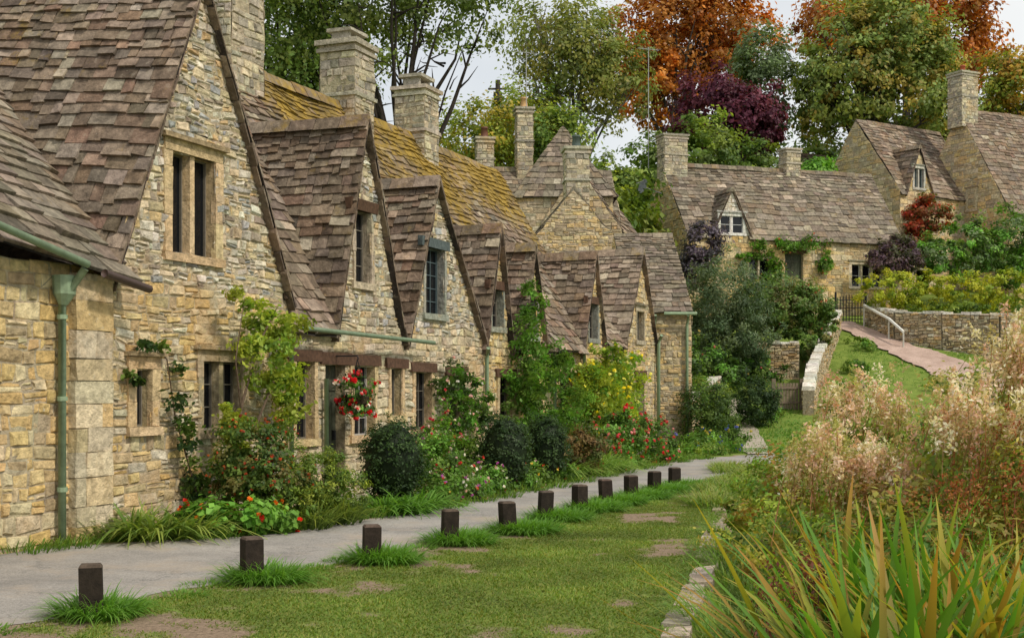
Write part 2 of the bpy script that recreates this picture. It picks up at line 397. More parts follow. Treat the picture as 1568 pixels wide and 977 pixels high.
# ------------------------------------------------------------------ terrain
CURB=[(-5,-1.6),(5,.3),(9,1.12),(12.6,1.86),(17,2.66),(21.9,3.5),(26,4.7)]
cy=[c[0] for c in CURB]; cx=[c[1] for c in CURB]
roadL=[(-12,-4),(-8.2,6),(-6.3,11.2),(-5.3,13.7),(-4.35,14.7),(-2.9,15.4),(-2.1,17),(-.36,21),(1.5,26),(3.28,30.4),(4.9,33.4),(6.3,35),(11,38),(20,40.5),(40,44)]
roadR=[(-8.3,-4),(-5.6,5),(-3.55,9.6),(-2.75,11.3),(-1.75,12.9),(-1.1,14.3),(-.45,15.6),(.1,17),(.75,18.6),(1.7,20.8),(2.75,23.2),(3.9,25.6),(5.0,27.6),(8,31),(12,34.5),(21,37),(41,40)]
def xc(y): return np.interp(y,cy,cx)
def xr_(y): return np.interp(y,[p[1] for p in roadR],[p[0] for p in roadR])
def sm(a,b,x):
    t=np.clip((x-a)/(b-a),0,1); return t*t*(3-2*t)
def H(x,y):
    x=np.asarray(x,dtype=float); y=np.asarray(y,dtype=float)
    z=np.interp(y,[-50,39,45,50,57,64,75,95,130,260],[0,0,1.2,2.4,4.6,6.2,8,13,24,34])
    d=(x+4.65)*.928-(y-15.4)*.371
    z=np.maximum(z,sm(-9,-40,d)*10)
    e=x-xc(y)
    bank=sm(.05,.35,e)*(1-sm(22,26,y))*(.3+.25*sm(.5,4,e))*(1-sm(6,11,e))
    return z-bank
def Hs(x,y): return float(H(x,y))
def pnoise(x,y,s,o=5.3): return np.array([noise.noise(Vector((a*s,b*s,o))) for a,b in zip(x,y)])
def dirtf(x,y):
    dd=x-xr_(y); pn=pnoise(x,y,.8)+.7*pnoise(x,y,2.3)+.35*pnoise(x,y,6)
    return np.clip((pn-.12+.38*np.exp(-np.abs(dd)/.5)-.10*(dd>1.8))*1.9,0,1)
xs=np.concatenate([np.linspace(-150,-12,24),np.linspace(-11.5,-4.2,40),np.linspace(-4,7,130),np.linspace(7.3,40,66),np.linspace(42,220,24)])
ys=np.concatenate([np.linspace(-30,3,14),np.linspace(3.3,24,200),np.linspace(24.3,80,110),np.linspace(82,400,40)])
XX,YY=np.meshgrid(xs,ys); ZZ=H(XX,YY)
far=sm(58,75,YY); ZZ=ZZ+far*.2*np.sin(XX*.7+1)*np.cos(YY*.5)
V=np.stack([XX.ravel(),YY.ravel(),ZZ.ravel()],1); nx=len(xs); ny=len(ys)
I,J=np.meshgrid(np.arange(nx-1),np.arange(ny-1)); a=(J*nx+I).ravel()
F=np.stack([a,a+1,a+nx+1,a+nx],1)
gc=np.zeros((len(V),3)); kk=(V[:,1]>4)&(V[:,1]<30)&(V[:,0]>-5)&(V[:,0]<7); gc[kk,0]=dirtf(V[kk,0],V[kk,1])
def groundmat():
    m,nt,out=newmat('turf'); L=nt.links
    geo=N(nt,'ShaderNodeNewGeometry'); at=N(nt,'ShaderNodeAttribute',attribute_name='Col')
    def nz(s,d=6):
        n=N(nt,'ShaderNodeTexNoise'); n.inputs['Scale'].default_value=s; n.inputs['Detail'].default_value=d; n.inputs['Roughness'].default_value=.7
        L.new(geo.outputs['Position'],n.inputs['Vector']); return n
    n1=nz(3); r1=N(nt,'ShaderNodeValToRGB'); e=r1.color_ramp.elements
    e[0].position=.3; e[0].color=(.10,.16,.025,1); e[1].position=.7; e[1].color=(.23,.29,.06,1)
    L.new(n1.outputs['Fac'],r1.inputs[0])
    n3=nz(22); r3=N(nt,'ShaderNodeValToRGB'); e=r3.color_ramp.elements; e[0].position=.3; e[0].color=(.15,.11,.07,1); e[1].position=.7; e[1].color=(.38,.28,.20,1)
    L.new(n3.outputs['Fac'],r3.inputs[0])
    sp=N(nt,'ShaderNodeSeparateColor'); L.new(at.outputs['Color'],sp.inputs[0])
    n4=nz(9); ad=N(nt,'ShaderNodeMath',operation='ADD'); L.new(sp.outputs[0],ad.inputs[0]); L.new(n4.outputs['Fac'],ad.inputs[1])
    r2=N(nt,'ShaderNodeMapRange'); r2.inputs['From Min'].default_value=.65; r2.inputs['From Max'].default_value=1.15; L.new(ad.outputs[0],r2.inputs['Value'])
    mx=N(nt,'ShaderNodeMix',data_type='RGBA'); L.new(r2.outputs[0],mx.inputs[0]); L.new(r1.outputs[0],mx.inputs[6]); L.new(r3.outputs[0],mx.inputs[7])
    p=N(nt,'ShaderNodeBsdfPrincipled'); p.inputs['Roughness'].default_value=.95; p.inputs['Specular IOR Level'].default_value=.1
    L.new(mx.outputs[2],p.inputs['Base Color'])
    b=N(nt,'ShaderNodeBump'); b.inputs['Strength'].default_value=.9; b.inputs['Distance'].default_value=.04; nb=nz(14); L.new(nb.outputs['Fac'],b.inputs['Height']); L.new(b.outputs[0],p.inputs['Normal'])
    L.new(p.outputs[0],out.inputs[0]); return m
g=np_mesh('ground',V,F,gc,groundmat())
def sheetmat(name,c0,c1,sc=2.0,fine=60,bd=.006,streak=False):
    m,nt,out=newmat(name); L=nt.links
    geo=N(nt,'ShaderNodeNewGeometry')
    def nz(s,d=6):
        n=N(nt,'ShaderNodeTexNoise'); n.inputs['Scale'].default_value=s; n.inputs['Detail'].default_value=d; n.inputs['Roughness'].default_value=.7
        L.new(geo.outputs['Position'],n.inputs['Vector']); return n
    n1=nz(sc,8); r=N(nt,'ShaderNodeValToRGB'); e=r.color_ramp.elements; e[0].position=.32; e[0].color=(*c0,1); e[1].position=.68; e[1].color=(*c1,1)
    L.new(n1.outputs['Fac'],r.inputs[0])
    n2=nz(fine,3); r2=N(nt,'ShaderNodeMapRange'); r2.inputs['From Min'].default_value=.3; r2.inputs['From Max'].default_value=.7; r2.inputs['To Min'].default_value=.62; r2.inputs['To Max'].default_value=1.3
    L.new(n2.outputs['Fac'],r2.inputs['Value'])
    s=N(nt,'ShaderNodeVectorMath',operation='SCALE'); L.new(r.outputs[0],s.inputs[0]); L.new(r2.outputs[0],s.inputs['Scale'])
    col=s.outputs[0]
    if streak:
        v=N(nt,'ShaderNodeTexVoronoi'); v.feature='DISTANCE_TO_EDGE'; v.inputs['Scale'].default_value=.55
        nw=nz(2.5,5); vm=N(nt,'ShaderNodeVectorMath',operation='ADD'); L.new(geo.outputs['Position'],vm.inputs[0]); L.new(nw.outputs['Color'],vm.inputs[1]); L.new(vm.outputs[0],v.inputs['Vector'])
        mr=N(nt,'ShaderNodeMapRange'); mr.inputs['From Min'].default_value=.0; mr.inputs['From Max'].default_value=.012; mr.inputs['To Min'].default_value=.55; mr.inputs['To Max'].default_value=1; L.new(v.outputs['Distance'],mr.inputs['Value'])
        s2=N(nt,'ShaderNodeVectorMath',operation='SCALE'); L.new(col,s2.inputs[0]); L.new(mr.outputs[0],s2.inputs['Scale']); col=s2.outputs[0]
        n5=nz(.9,7); m5=N(nt,'ShaderNodeMapRange'); m5.inputs['From Min'].default_value=.50; m5.inputs['From Max'].default_value=.72; L.new(n5.outputs['Fac'],m5.inputs['Value'])
        mx=N(nt,'ShaderNodeMix',data_type='RGBA'); L.new(m5.outputs[0],mx.inputs[0]); L.new(col,mx.inputs[6]); mx.inputs[7].default_value=(.38,.31,.24,1); col=mx.outputs[2]
    p=N(nt,'ShaderNodeBsdfPrincipled'); p.inputs['Roughness'].default_value=.85; L.new(col,p.inputs['Base Color'])
    b=N(nt,'ShaderNodeBump'); b.inputs['Strength'].default_value=.7; b.inputs['Distance'].default_value=bd; L.new(n2.outputs['Fac'],b.inputs['Height']); L.new(b.outputs[0],p.inputs['Normal'])
    L.new(p.outputs[0],out.inputs[0]); return m
def resample(pts,n):
    pts=np.array(pts,float); seg=np.r_[0,np.cumsum(np.hypot(*np.diff(pts,axis=0).T))]
    t=np.linspace(0,seg[-1],n); return np.stack([np.interp(t,seg,pts[:,0]),np.interp(t,seg,pts[:,1])],1)
def strip(name,Lp,Rp,mat,dz,n=160,m=14,edge=.06):
    A=resample(Lp,n); B=resample(Rp,n); P=[]
    for i in range(n):
        ja=edge*(noise.noise(Vector((A[i,0]*1.5,A[i,1]*1.5,3)))*2+noise.noise(Vector((A[i,0]*5,A[i,1]*5,3)))); jb=edge*(noise.noise(Vector((B[i,0]*1.5,B[i,1]*1.5,9)))*2+noise.noise(Vector((B[i,0]*5,B[i,1]*5,3))))
        dv=(B[i]-A[i]); ln=np.hypot(*dv); dv=dv/ln
        for k in range(m):
            q=A[i]+dv*ja+(B[i]+dv*jb-A[i]-dv*ja)*k/(m-1); P.append((q[0],q[1]))
    P=np.array(P); Z=H(P[:,0],P[:,1])+dz
    V=np.c_[P,Z]; I,J=np.meshgrid(np.arange(m-1),np.arange(n-1)); a=(J*m+I).ravel()
    F=np.stack([a,a+1,a+m+1,a+m],1)
    return np_mesh(name,V,F,np.full((len(V),3),.2),mat)
M_dirt=sheetmat('earth',(.18,.125,.08),(.40,.29,.21),1.5,40,.01)
strip('dirt_verge',[(x-.25,y) for x,y in roadL],[(x+.14,y-.05) for x,y in roadR],M_dirt,.005,edge=.14,n=420)
strip('road',roadL,roadR,sheetmat('old_asphalt',(.22,.205,.19),(.38,.35,.315),.8,55,.008,True),.010,edge=.10,n=420)
strip('hill_path',[(17.0,38.5),(16.6,43),(16.3,47.5),(15.9,50.5),(14.75,54.2),(13.95,57.4)],[(18.6,38.0),(18.6,42.8),(18.6,47.5),(18.0,51),(15.9,54.8),(14.9,57.8)],sheetmat('gravel_path',(.34,.23,.18),(.55,.40,.33),1.5,30,.01),.07,n=120,m=12,edge=.12)
strip('garden_path',[(6.3,35.2),(7.0,40),(7.4,46)],[(7.1,35.5),(7.7,40),(8.0,46)],sheetmat('gravel_walk',(.30,.26,.20),(.46,.40,.32),1.5,30,.01),.03,n=40,m=5)
# ------------------------------------------------------------------ the row
R=frame(-4.65,15.4,.371,.928)
brownl=(.10,.055,.035)
def nz1(p,s=1.0): return noise.noise(Vector(p)*s)*.5+.5
def mossf(lo):
    def f(p,v): return max(.26,min(.74,.36+(v-lo)*.72+(nz1(p,.6)-.5)*.5))
    return f
G1=(-.15,3.75,1.62,7.0)
def g1skip(p):
    dx,dy=p.x-R.o[0],p.y-R.o[1]; s=dx*R.u[0]+dy*R.u[1]
    a,b,ap,za=G1; ze=3.05
    zz=za-(ap-s)*(za-ze)/(ap-a) if s<ap else za-(s-ap)*(za-ze)/(b-ap)
    return zz>p.z+.02 and s>-.35
c0=cottage('stone_cottage',R,-9,-.12,3.4,-.1,3.12,6.4,ze0=4.3,pal=HONEY,rpal=GREYB,expo=.2,endR=False,rs1=1.5,extra_skip=g1skip,ov=.3,wr=(.2,.5),ridged=False,rub=.2,hs=(.11,.19))
m=MB(); z=-.05
PIER=[(.66,.55,.38),(.62,.48,.29),(.68,.58,.42),(.62,.44,.22),(.5,.42,.3)]
while z<3.0:
    h=U(.2,.36); z2=min(z+h,3.03)
    if random.random()<.5: box(m,R,-.86,-.24,-.1,.13,z+.004,z2-.004,pick(PIER,.12),.014)
    else:
        k=U(-.7,-.4); box(m,R,-.86,k-.005,-.1,.13,z+.004,z2-.004,pick(PIER,.12),.014); box(m,R,k+.005,-.24,-.1,.13,z+.004,z2-.004,pick(PIER,.12),.014)
    z=z2
box(m,R,-.84,-.26,-.1,.105,-.1,3.0,(.46,.39,.28))
m.obj('corner_pier',M_stone,c0)
frh=(.62,.46,.26)
c1=cottage('stone_cottage',R,-.12,3.8,3,-.1,3.05,7.45,gables=[G1+(3.6,7.35,.12)],
  wins=[(1.02,1.95,3.45,4.72,dict(nl=2,fc=frh,bars=(0,0),sw=.13)),(.32,.62,1.28,1.98,dict(fc=frh,sw=.12)),(1.68,2.58,1.2,2.1,dict(nl=2,fc=(.44,.35,.22),bars=(1,2)))],
  pal=GREYH[:3]+HONEY,gpal=GREYH,rpal=BROWN,endL=False,endR=False,rs0=1.7,moss=mossf(.72),hs=(.08,.16),ghs=(.07,.14),gws=(.11,.30),rub=.3)
PALE=[(.62,.52,.36),(.58,.46,.30),(.66,.57,.42),(.50,.42,.30),(.64,.50,.30)]
c2=cottage('stone_cottage',R,3.8,7.5,3,-.15,2.78,7.45,gables=[(5.12,7.35,6.05,6.05,2.6)],
  wins=[(5.78,6.3,3.45,4.6,dict(fc=(.46,.38,.27),bars=(1,3),sw=.07,lint=(.09,.05,.03))),(3.98,4.5,1.0,2.15,dict(fc=frh,bars=(1,2),lint=brownl,sw=.08)),(5.72,6.42,1.0,2.12,dict(nl=1,fc=frh,bars=(2,3),lint=brownl,barc=(.40,.38,.35),sw=.08)),(7.02,7.42,1.3,2.1,dict(fc=frh,lint=brownl,sw=.07))],
  doors=[(4.86,5.46,2.12)],pal=PALE,gpal=GREYH,rpal=BROWN,endL=False,endR=False,moss=mossf(.55),hs=(.1,.2),ghs=(.07,.14),gws=(.11,.30))
c3=cottage('stone_cottage',R,7.5,11,3,-.15,2.72,7.45,gables=[(7.62,10.9,8.75,5.45,2.4)],
  wins=[(8.35,9.15,3.1,4.28,dict(fc=(.34,.33,.28),bars=(2,4),sw=.05,lint=(.09,.11,.11),barc=(.08,.11,.12))),(7.95,8.6,1.05,2.05,dict(fc=frh,bars=(2,2),lint=brownl))],
  doors=[(9.35,10.05,2.0)],pal=PALE,gpal=GREYH,rpal=BROWN,endL=False,endR=False,moss=mossf(.45),ghs=(.07,.14),gws=(.11,.30))
c4=cottage('stone_cottage',R,11,14.9,3,-.15,2.75,7.45,gables=[(11.0,12.35,11.7,4.95,1.9),(12.95,14.4,13.65,4.8,1.9)],
  wins=[(11.4,12.0,3.0,3.75,dict(fc=(.3,.3,.25),bars=(1,2),sw=.06,lint=brownl)),(13.35,13.95,2.9,3.7,dict(fc=(.3,.3,.25),bars=(1,2),sw=.06,lint=brownl)),(11.8,12.5,1.0,2.0,dict(fc=frh,bars=(1,2),lint=brownl))],
  doors=[(13.3,14.1,2.0)],pal=HONEY,rpal=BROWN,endL=False,endR=False,moss=mossf(.42))
c5=cottage('stone_cottage',R,14.9,19.0,3,-.15,2.8,7.4,gables=[(17.0,18.7,17.85,5.0,1.9)],
  wins=[(17.5,18.2,3.0,3.85,dict(fc=(.3,.3,.25),bars=(1,2),sw=.06,lint=brownl)),(15.4,16.2,1.0,2.0,dict(fc=frh,bars=(1,2),lint=brownl))],
  doors=[(17.3,18.1,2.0)],pal=HONEY,rpal=BROWN,endL=False,endR=True,moss=mossf(.47))
c6=cottage('stone_cottage',R,19.0,23.6,2,-.1,3.0,5.3,gables=[(20.4,23.5,22.0,5.5,2.3)],
  wins=[(21.6,22.3,3.1,3.9,dict(fc=(.4,.34,.24),bars=(1,2),sw=.06)),(19.4,20.1,1.0,2.0,dict(fc=frh,bars=(1,2),lint=brownl))],
  doors=[(21.6,22.4,2.1,dict(col=(.06,.03,.025)))],pal=MIXED+HONEY[:3],rpal=PINK,endL=False,endR=True)
E=frame(3.35,37.7,1,.06)
c7=cottage('stone_cottage',E,0,1.85,3.0,-.1,4.15,6.55,wins=[(.55,.85,2.0,2.7,dict(fc=frh,sw=.07))],pal=MIXED+HONEY[:3],rpal=GREYB,ov=.2)
chimney(c2,R,6.65,-3,6.3,10.6,1.0,.9,0)
chimney(c3,R,10.96,-3,6.3,8.75,.82,.8,0)
chimney(c4,R,14.2,-3,6.3,8.55,.74,.74,0)
mb=MB()
for (s,z) in ((10.96,8.78),(14.2,8.58)):
    box(mb,R,s-.28,s-.2,-3.2,-2.8,z,z+.2,(.4,.36,.3)); box(mb,R,s+.2,s+.28,-3.2,-2.8,z,z+.2,(.4,.36,.3)); box(mb,R,s-.36,s+.36,-3.28,-2.72,z+.2,z+.27,(.42,.38,.3),.01)
mb.obj('chimney_cowl',M_stone,c3)
GR=(.24,.32,.20)
def pipes(par,W,lst,r=.038,col=GR):
    m=MB()
    for pts in lst: m.tube([W(*p) for p in pts],r,col,8)
    m.obj('rainwater_pipes',M_plain,par,True)
pipes(c0,R,[[(-3.5,.38,3.62),(-.98,.38,3.10)],[(-1.0,.36,3.05),(-1.05,.2,2.82),(-1.05,.09,2.7),(-1.05,.09,.05)]],.045)
m=MB(); m.tube([R(-1.05,.12,2.98),R(-1.05,.12,2.78),R(-1.05,.1,2.66)],[.13,.12,.05],GR,10)
for z in (.6,1.6,2.5): m.tube([R(-1.05,.09,z),R(-1.05,.09,z+.05)],.058,GR,10)
m.obj('rain_hopper',M_plain,c0)
pipes(c0,R,[[(-.75,.42,3.02),(.05,.42,2.9)]],.05,(.10,.06,.05))
pipes(c2,R,[[(3.7,.26,2.62),(8.2,.26,2.56)],[(3.72,.1,2.55),(3.72,.1,.1)],[(4.72,.1,1.9),(4.72,.1,.1)]],.035)
pipes(c3,R,[[(10.75,.22,2.55),(10.95,.1,2.35),(10.95,.1,.1)]],.04)
pipes(c4,R,[[(14.85,.22,2.6),(14.85,.1,2.4),(14.85,.1,.1)]],.04)
pipes(c5,R,[[(16.9,.1,2.6),(16.9,.1,.1)]],.04)
pipes(c6,R,[[(23.3,.25,3.3),(23.45,.12,3.1),(23.45,.12,.1)]],.05)
pipes(c7,E,[[(1.0,.28,3.95),(1.95,.28,3.95)],[(1.7,.28,3.9),(1.7,.09,3.6),(1.7,.09,.1)],[(.75,.28,3.9),(.75,.09,3.6),(.75,.09,.1)]],.045)
# ------------------------------------------------------------------ cottages behind
K=dict(expo=.25,ws=(.25,.6),hs=(.15,.26),wr=(.22,.6))
B1=frame(7.64,57,.95,.3)
white=dict(fc=(.78,.76,.7),barc=(.8,.8,.78),bars=(0,1),dep=.06)
b1=cottage('stone_cottage',B1,0,11,2.75,4.0,8.6,12.1,gables=[(1.2,3.1,2.15,10.6,1.8)],wins=[(1.6,2.7,8.7,9.45,dict(nl=2,**white)),(8.2,9.8,6.5,7.5,dict(nl=3,fc=(.7,.6,.42),barc=(.7,.7,.66),bars=(0,1))),(3.0,4.0,6.6,7.6,dict(nl=2,fc=(.7,.6,.42)))],doors=[(4.8,5.7,7.9,dict(z0=5.2))],pal=HONEY,gpal=[(.75,.7,.58),(.7,.66,.56)],rpal=GREYB,**K)
chimney(b1,B1,.55,-2.75,11.3,13.4,1.15,.8,0); chimney(b1,B1,6.6,-2.75,11.5,13.1,.75,.7,0)
B2=frame(19.6,66,.85,.53)
b2=cottage('stone_cottage',B2,0,6.5,2.97,6.5,11.9,15.9,gables=[(.5,2.4,1.4,14.2,1.9)],wins=[(1.05,1.75,12.1,13.1,dict(nl=2,fc=(.5,.48,.42),barc=(.3,.38,.38)))],doors=[(1.2,2.1,10.2,dict(z0=8.0))],pal=MIXED+HONEY[:4],rpal=BROWN,**K)
B3=frame(25.1,66,.89,.45)
b3=cottage('stone_cottage',B3,0,10,3.35,6.5,10.9,16.6,wins=[(2.5,3.6,8.4,9.6,dict(nl=2,fc=(.6,.5,.34)))],pal=MIXED+HONEY[:4],rpal=BROWN,**K)
chimney(b3,B3,.3,-3.35,15.6,18.5,1.15,1.0,1,potc=(.5,.12,.05))
window(b3,frame(25.1-6.7*-.45*-1,66+6.7*.89,.45,-.89),4.0,4.5,11.2,12.2,fc=(.6,.5,.34))
B4=frame(17.2,78,.9,.4)
b4=cottage('stone_cottage',B4,0,3.2,1.6,9,14.6,16.2,pal=MIXED,rpal=BROWN,**K)
G5=frame(3.75,42,-.08,1)
g5=cottage('stone_cottage',G5,0,6,1.75,0,6.1,8.2,pal=MIXED+HONEY[:4],rpal=GREYB,expo=.22)
chimney(g5,G5,.75,-1.6,7.2,9.6,.8,.75,1,potc=(.07,.1,.09))
B5=frame(-1.3,48.5,1,.15)
b5=cottage('stone_cottage',B5,0,5.6,2.2,1,7.6,10.35,pal=MIXED,rpal=GREYB,**K)
rf=MB(); ap=Vector((1.95,50,11.9)); q=[Vector(p) for p in ((.0,48.3,8.9),(3.9,48.3,8.9),(3.9,52,8.9),(0,52,8.9))]
for i in range(4): roof(rf,q[i],q[(i+1)%4],ap,ap,.22,GREYB,wr=(.2,.45))
rf.obj('hipped_roof',M_roof,b5)
mb=MB(); qq=[(.15,48.45),(3.75,48.45),(3.75,51.9),(.15,51.9)]
for i in range(4):
    a_,b_=qq[i],qq[(i+1)%4]; wall(mb,frame(a_[0],a_[1],b_[0]-a_[0],b_[1]-a_[1]),0,math.hypot(b_[0]-a_[0],b_[1]-a_[1]),4,8.98,[],palf(MIXED),hs=(.15,.26),ws=(.25,.6))
mb.obj('wing_walls',M_stone,b5)
chimney(b5,B5,2.1,-2.1,9.8,12.7,.62,.6,1,potc=(.6,.36,.16)); chimney(b5,B5,.55,-2.1,9.6,11.5,.65,.6,1,potc=(.2,.08,.05))
B6=frame(4.0,47.5,.25,1)
b6=cottage('stone_cottage',B6,0,5,1.6,1,7.6,9.9,pal=MIXED,rpal=BROWN,**K)
def aerial(name,p,h,par=None):
    m=MB(); p=Vector(p); m.tube([p,p+Vector((0,0,h))],.02,(.35,.35,.35),6)
    t=p+Vector((0,0,h-.1)); m.tube([t+Vector((-.5,-.2,0)),t+Vector((.5,.2,0))],.012,(.4,.4,.4),5)
    for k in range(7):
        c=t+Vector((-.5+k/6,(-.2+k/6*.4),0)); m.tube([c+Vector((-.08,.2,0)),c+Vector((.08,-.2,0))],.008,(.4,.4,.4),4)
    m.obj(name,M_plain,par)
aerial('tv_aerial',(.55,50.5,12.7),2.2); aerial('tv_aerial',(6.3,60.3,12.0),5.6)
m=MB(); c=Vector((5.9,58.6,10.9)); nrm=Vector((-.9,-.5,.3)).normalized(); a=nrm.cross(Vector((0,0,1))).normalized(); b=nrm.cross(a)
rings=[]
for k in range(4):
    r=.34*k/3; rings.append([c+a*(r*math.cos(t))+b*(r*math.sin(t))+nrm*(.5*r*r) for t in np.linspace(0,2*math.pi,17)[:-1]])
for k in range(3):
    for j in range(16): m.poly([rings[k][j],rings[k][(j+1)%16],rings[k+1][(j+1)%16],rings[k+1][j]],(.22,.23,.25))
m.tube([c,c-nrm*.5,Vector((6.7,58.6,10.6))],.03,(.2,.2,.2),6); m.tube([c-b*.3,c+nrm*.4],.015,(.2,.2,.2),5)
m.obj('satellite_dish',M_plain)
m=MB(); m.tube([(-.65,60,5),(-.65,60,16)],[.16,.11],(.06,.05,.04),8); m.tube([(-1.1,60,15.6),(-.2,60,15.6)],.05,(.06,.05,.04),6); m.tube([(-.65,59.85,14.9),(-.65,59.85,15.4)],.2,(.05,.05,.05),8); m.obj('utility_pole',M_wood)
# ------------------------------------------------------------------ garden walls
def drywall(name,pts,th=.35,pal=MIXED,cop=(.62,.58,.5)):
    mb=MB()
    for (x0,y0,z0,z0t),(x1,y1,z1,z1t) in zip(pts,pts[1:]):
        L=math.hypot(x1-x0,y1-y0); k=max(1,int(L/.9)) if abs(z1t-z0t)<.3 else max(1,int(L/.3))
        for side in (0,1):
            W=frame(x0,y0,x1-x0,y1-y0) if side==0 else frame(x1,y1,x0-x1,y0-y1)
            for i in range(k):
                f0=i/k; f1=(i+1)/k
                if side: g0,g1=1-f0,1-f1
                else: g0,g1=f0,f1
                zb=min(z0+(z1-z0)*g0,z0+(z1-z0)*g1); zt=(z0t+(z1t-z0t)*(g0+g1)/2)
                wall(mb,W,L*f0,L*f1,zb,zt,[],palf(pal,.25),hs=(.06,.14),ws=(.12,.36),mortar=(.16,.13,.09),d=th/2,proud=(.0,.05),warp=.04)
        W=frame(x0,y0,x1-x0,y1-y0); k=max(1,int(L/.35))
        box(mb,W,-.001,.05,-th/2,th/2,z0,z0t,(.3,.25,.17)); box(mb,W,L-.05,L+.001,-th/2,th/2,z1,z1t,(.3,.25,.17))
        for i in range(k):
            za=z0t+(z1t-z0t)*i/k; zc=z0t+(z1t-z0t)*(i+1)/k
            s0,s1=L*i/k+.01,L*(i+1)/k-.01; e=th/2+U(.0,.06); e2=th/2+U(0,.06); t=U(.05,.15); c=jit(cop,.25)
            mb.hexa([W(s0,-e,za),W(s1,-e,zc),W(s1,e2,zc),W(s0,e2,za),W(s0,-e+.03,za+t),W(s1,-e+.02,zc+t+U(-.03,.03)),W(s1,e2-.02,zc+t),W(s0,e2-.03,za+t+U(-.03,.03))],c)
    return mb.obj(name,M_stone)
drywall('dry_stone_wall',[(9.9,43.6,.4,1.75),(10.7,46.5,1.2,2.6),(12.0,50.5,2.3,3.6),(14.0,56.3,4.0,5.1)],th=.36,cop=(.66,.62,.54))
drywall('dry_stone_wall',[(8.0,49.5,1.8,3.5),(10.8,49.2,1.8,3.5)])
drywall('dry_stone_wall',[(15.6,57.2,4.2,5.35),(16.1,54.6,3.3,5.0),(17.6,53.3,3.0,4.85),(19.5,52.2,2.7,4.75),(24,51.2,2.4,4.8),(32,50.5,2.2,4.8)],pal=MIXED+GREYH[:3])
drywall('dry_stone_wall',[(5.3,40.6,0,1.3),(7.0,45,.9,2.2)])
m=MB(); Gt=frame(9.0,44.4,1,.1)
for k in range(7): box(m,Gt,.11*k,.11*k+.085,-.015,.015,1.1,2.0,jit((.22,.17,.12)))
box(m,Gt,-.02,.77,.016,.05,1.3,1.38,(.2,.15,.11)); box(m,Gt,-.02,.77,.016,.05,1.8,1.88,(.2,.15,.11))
box(m,Gt,-.18,-.05,-.06,.06,.9,2.15,(.18,.14,.1)); box(m,Gt,.8,.93,-.06,.06,.9,2.15,(.18,.14,.1)); m.obj('wooden_gate',M_wood)
m=MB(); Ig=frame(14.35,57.6,1,.0)
for k in range(10): m.tube([Ig(.13*k,0,4.7),Ig(.13*k,0,5.85+.12*math.sin(k/9*math.pi))],.022,(.012,.012,.012),5)
for z in (4.9,5.4,5.75): m.tube([Ig(0,0,z),Ig(1.17,0,z)],.022,(.012,.012,.012),5)
m.tube([Ig(-.08,0,4.5),Ig(-.08,0,6.1)],.05,(.012,.012,.012),6); m.tube([Ig(1.25,0,4.5),Ig(1.25,0,6.1)],.05,(.012,.012,.012),6); m.obj('iron_gate',M_plain)
m=MB(); m.tube([(15.25,56.6,5.45),(15.75,54.6,4.75),(16.0,53.4,4.15)],.06,(.78,.76,.7),6)
for p in ((15.25,56.6,5.4),(15.75,54.6,4.7),(16.0,53.4,4.1)): m.tube([p,(p[0],p[1],p[2]-1.2)],.035,(.5,.48,.42),6)
m.obj('handrail',M_plain)
m=MB(); y=5.0
while y<22:
    l=U(.3,.8); x0,x1=float(xc(y)),float(xc(y+l)); W=frame(x0,y,x1-x0,l); L=math.hypot(x1-x0,l); o=U(-.025,.025)
    box(m,W,.012,L-.012,-.10+o,.10+o,-.5,U(.0,.04),pick([(.44,.36,.28),(.36,.30,.23),(.48,.40,.32)],.2),.02); y+=l
m.obj('stone_kerb',M_stone)
# ------------------------------------------------------------------ bollards
BOL=[(-3.17,9.86),(-2.33,11.7),(-1.4,13.0),(-.70,14.6),(-.04,15.7),(.43,17.2),(.96,18.5),(1.42,19.6),(1.88,20.6),(2.38,21.9),(2.85,22.9)]
for i,(x,y) in enumerate(BOL):
    m=MB(); a=U(-.15,.15)+.38; W=frame(x,y,math.cos(a),math.sin(a)); h=U(.37,.43); w=.085; c=jit((.028,.020,.015))
    tl=U(-.03,.03)
    def ring(z,w,o): return [W(-w+o,-w,z),W(w+o,-w,z),W(w+o,w,z),W(-w+o,w,z)]
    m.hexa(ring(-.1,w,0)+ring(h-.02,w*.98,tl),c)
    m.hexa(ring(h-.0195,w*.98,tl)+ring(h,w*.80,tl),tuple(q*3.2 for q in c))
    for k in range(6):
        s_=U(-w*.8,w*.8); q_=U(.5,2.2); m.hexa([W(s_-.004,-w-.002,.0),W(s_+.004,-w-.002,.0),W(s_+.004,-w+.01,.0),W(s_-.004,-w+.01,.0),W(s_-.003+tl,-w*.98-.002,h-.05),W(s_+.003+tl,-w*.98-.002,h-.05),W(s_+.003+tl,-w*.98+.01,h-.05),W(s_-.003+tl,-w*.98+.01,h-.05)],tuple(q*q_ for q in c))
    m.obj('wooden_bollard',M_wood)
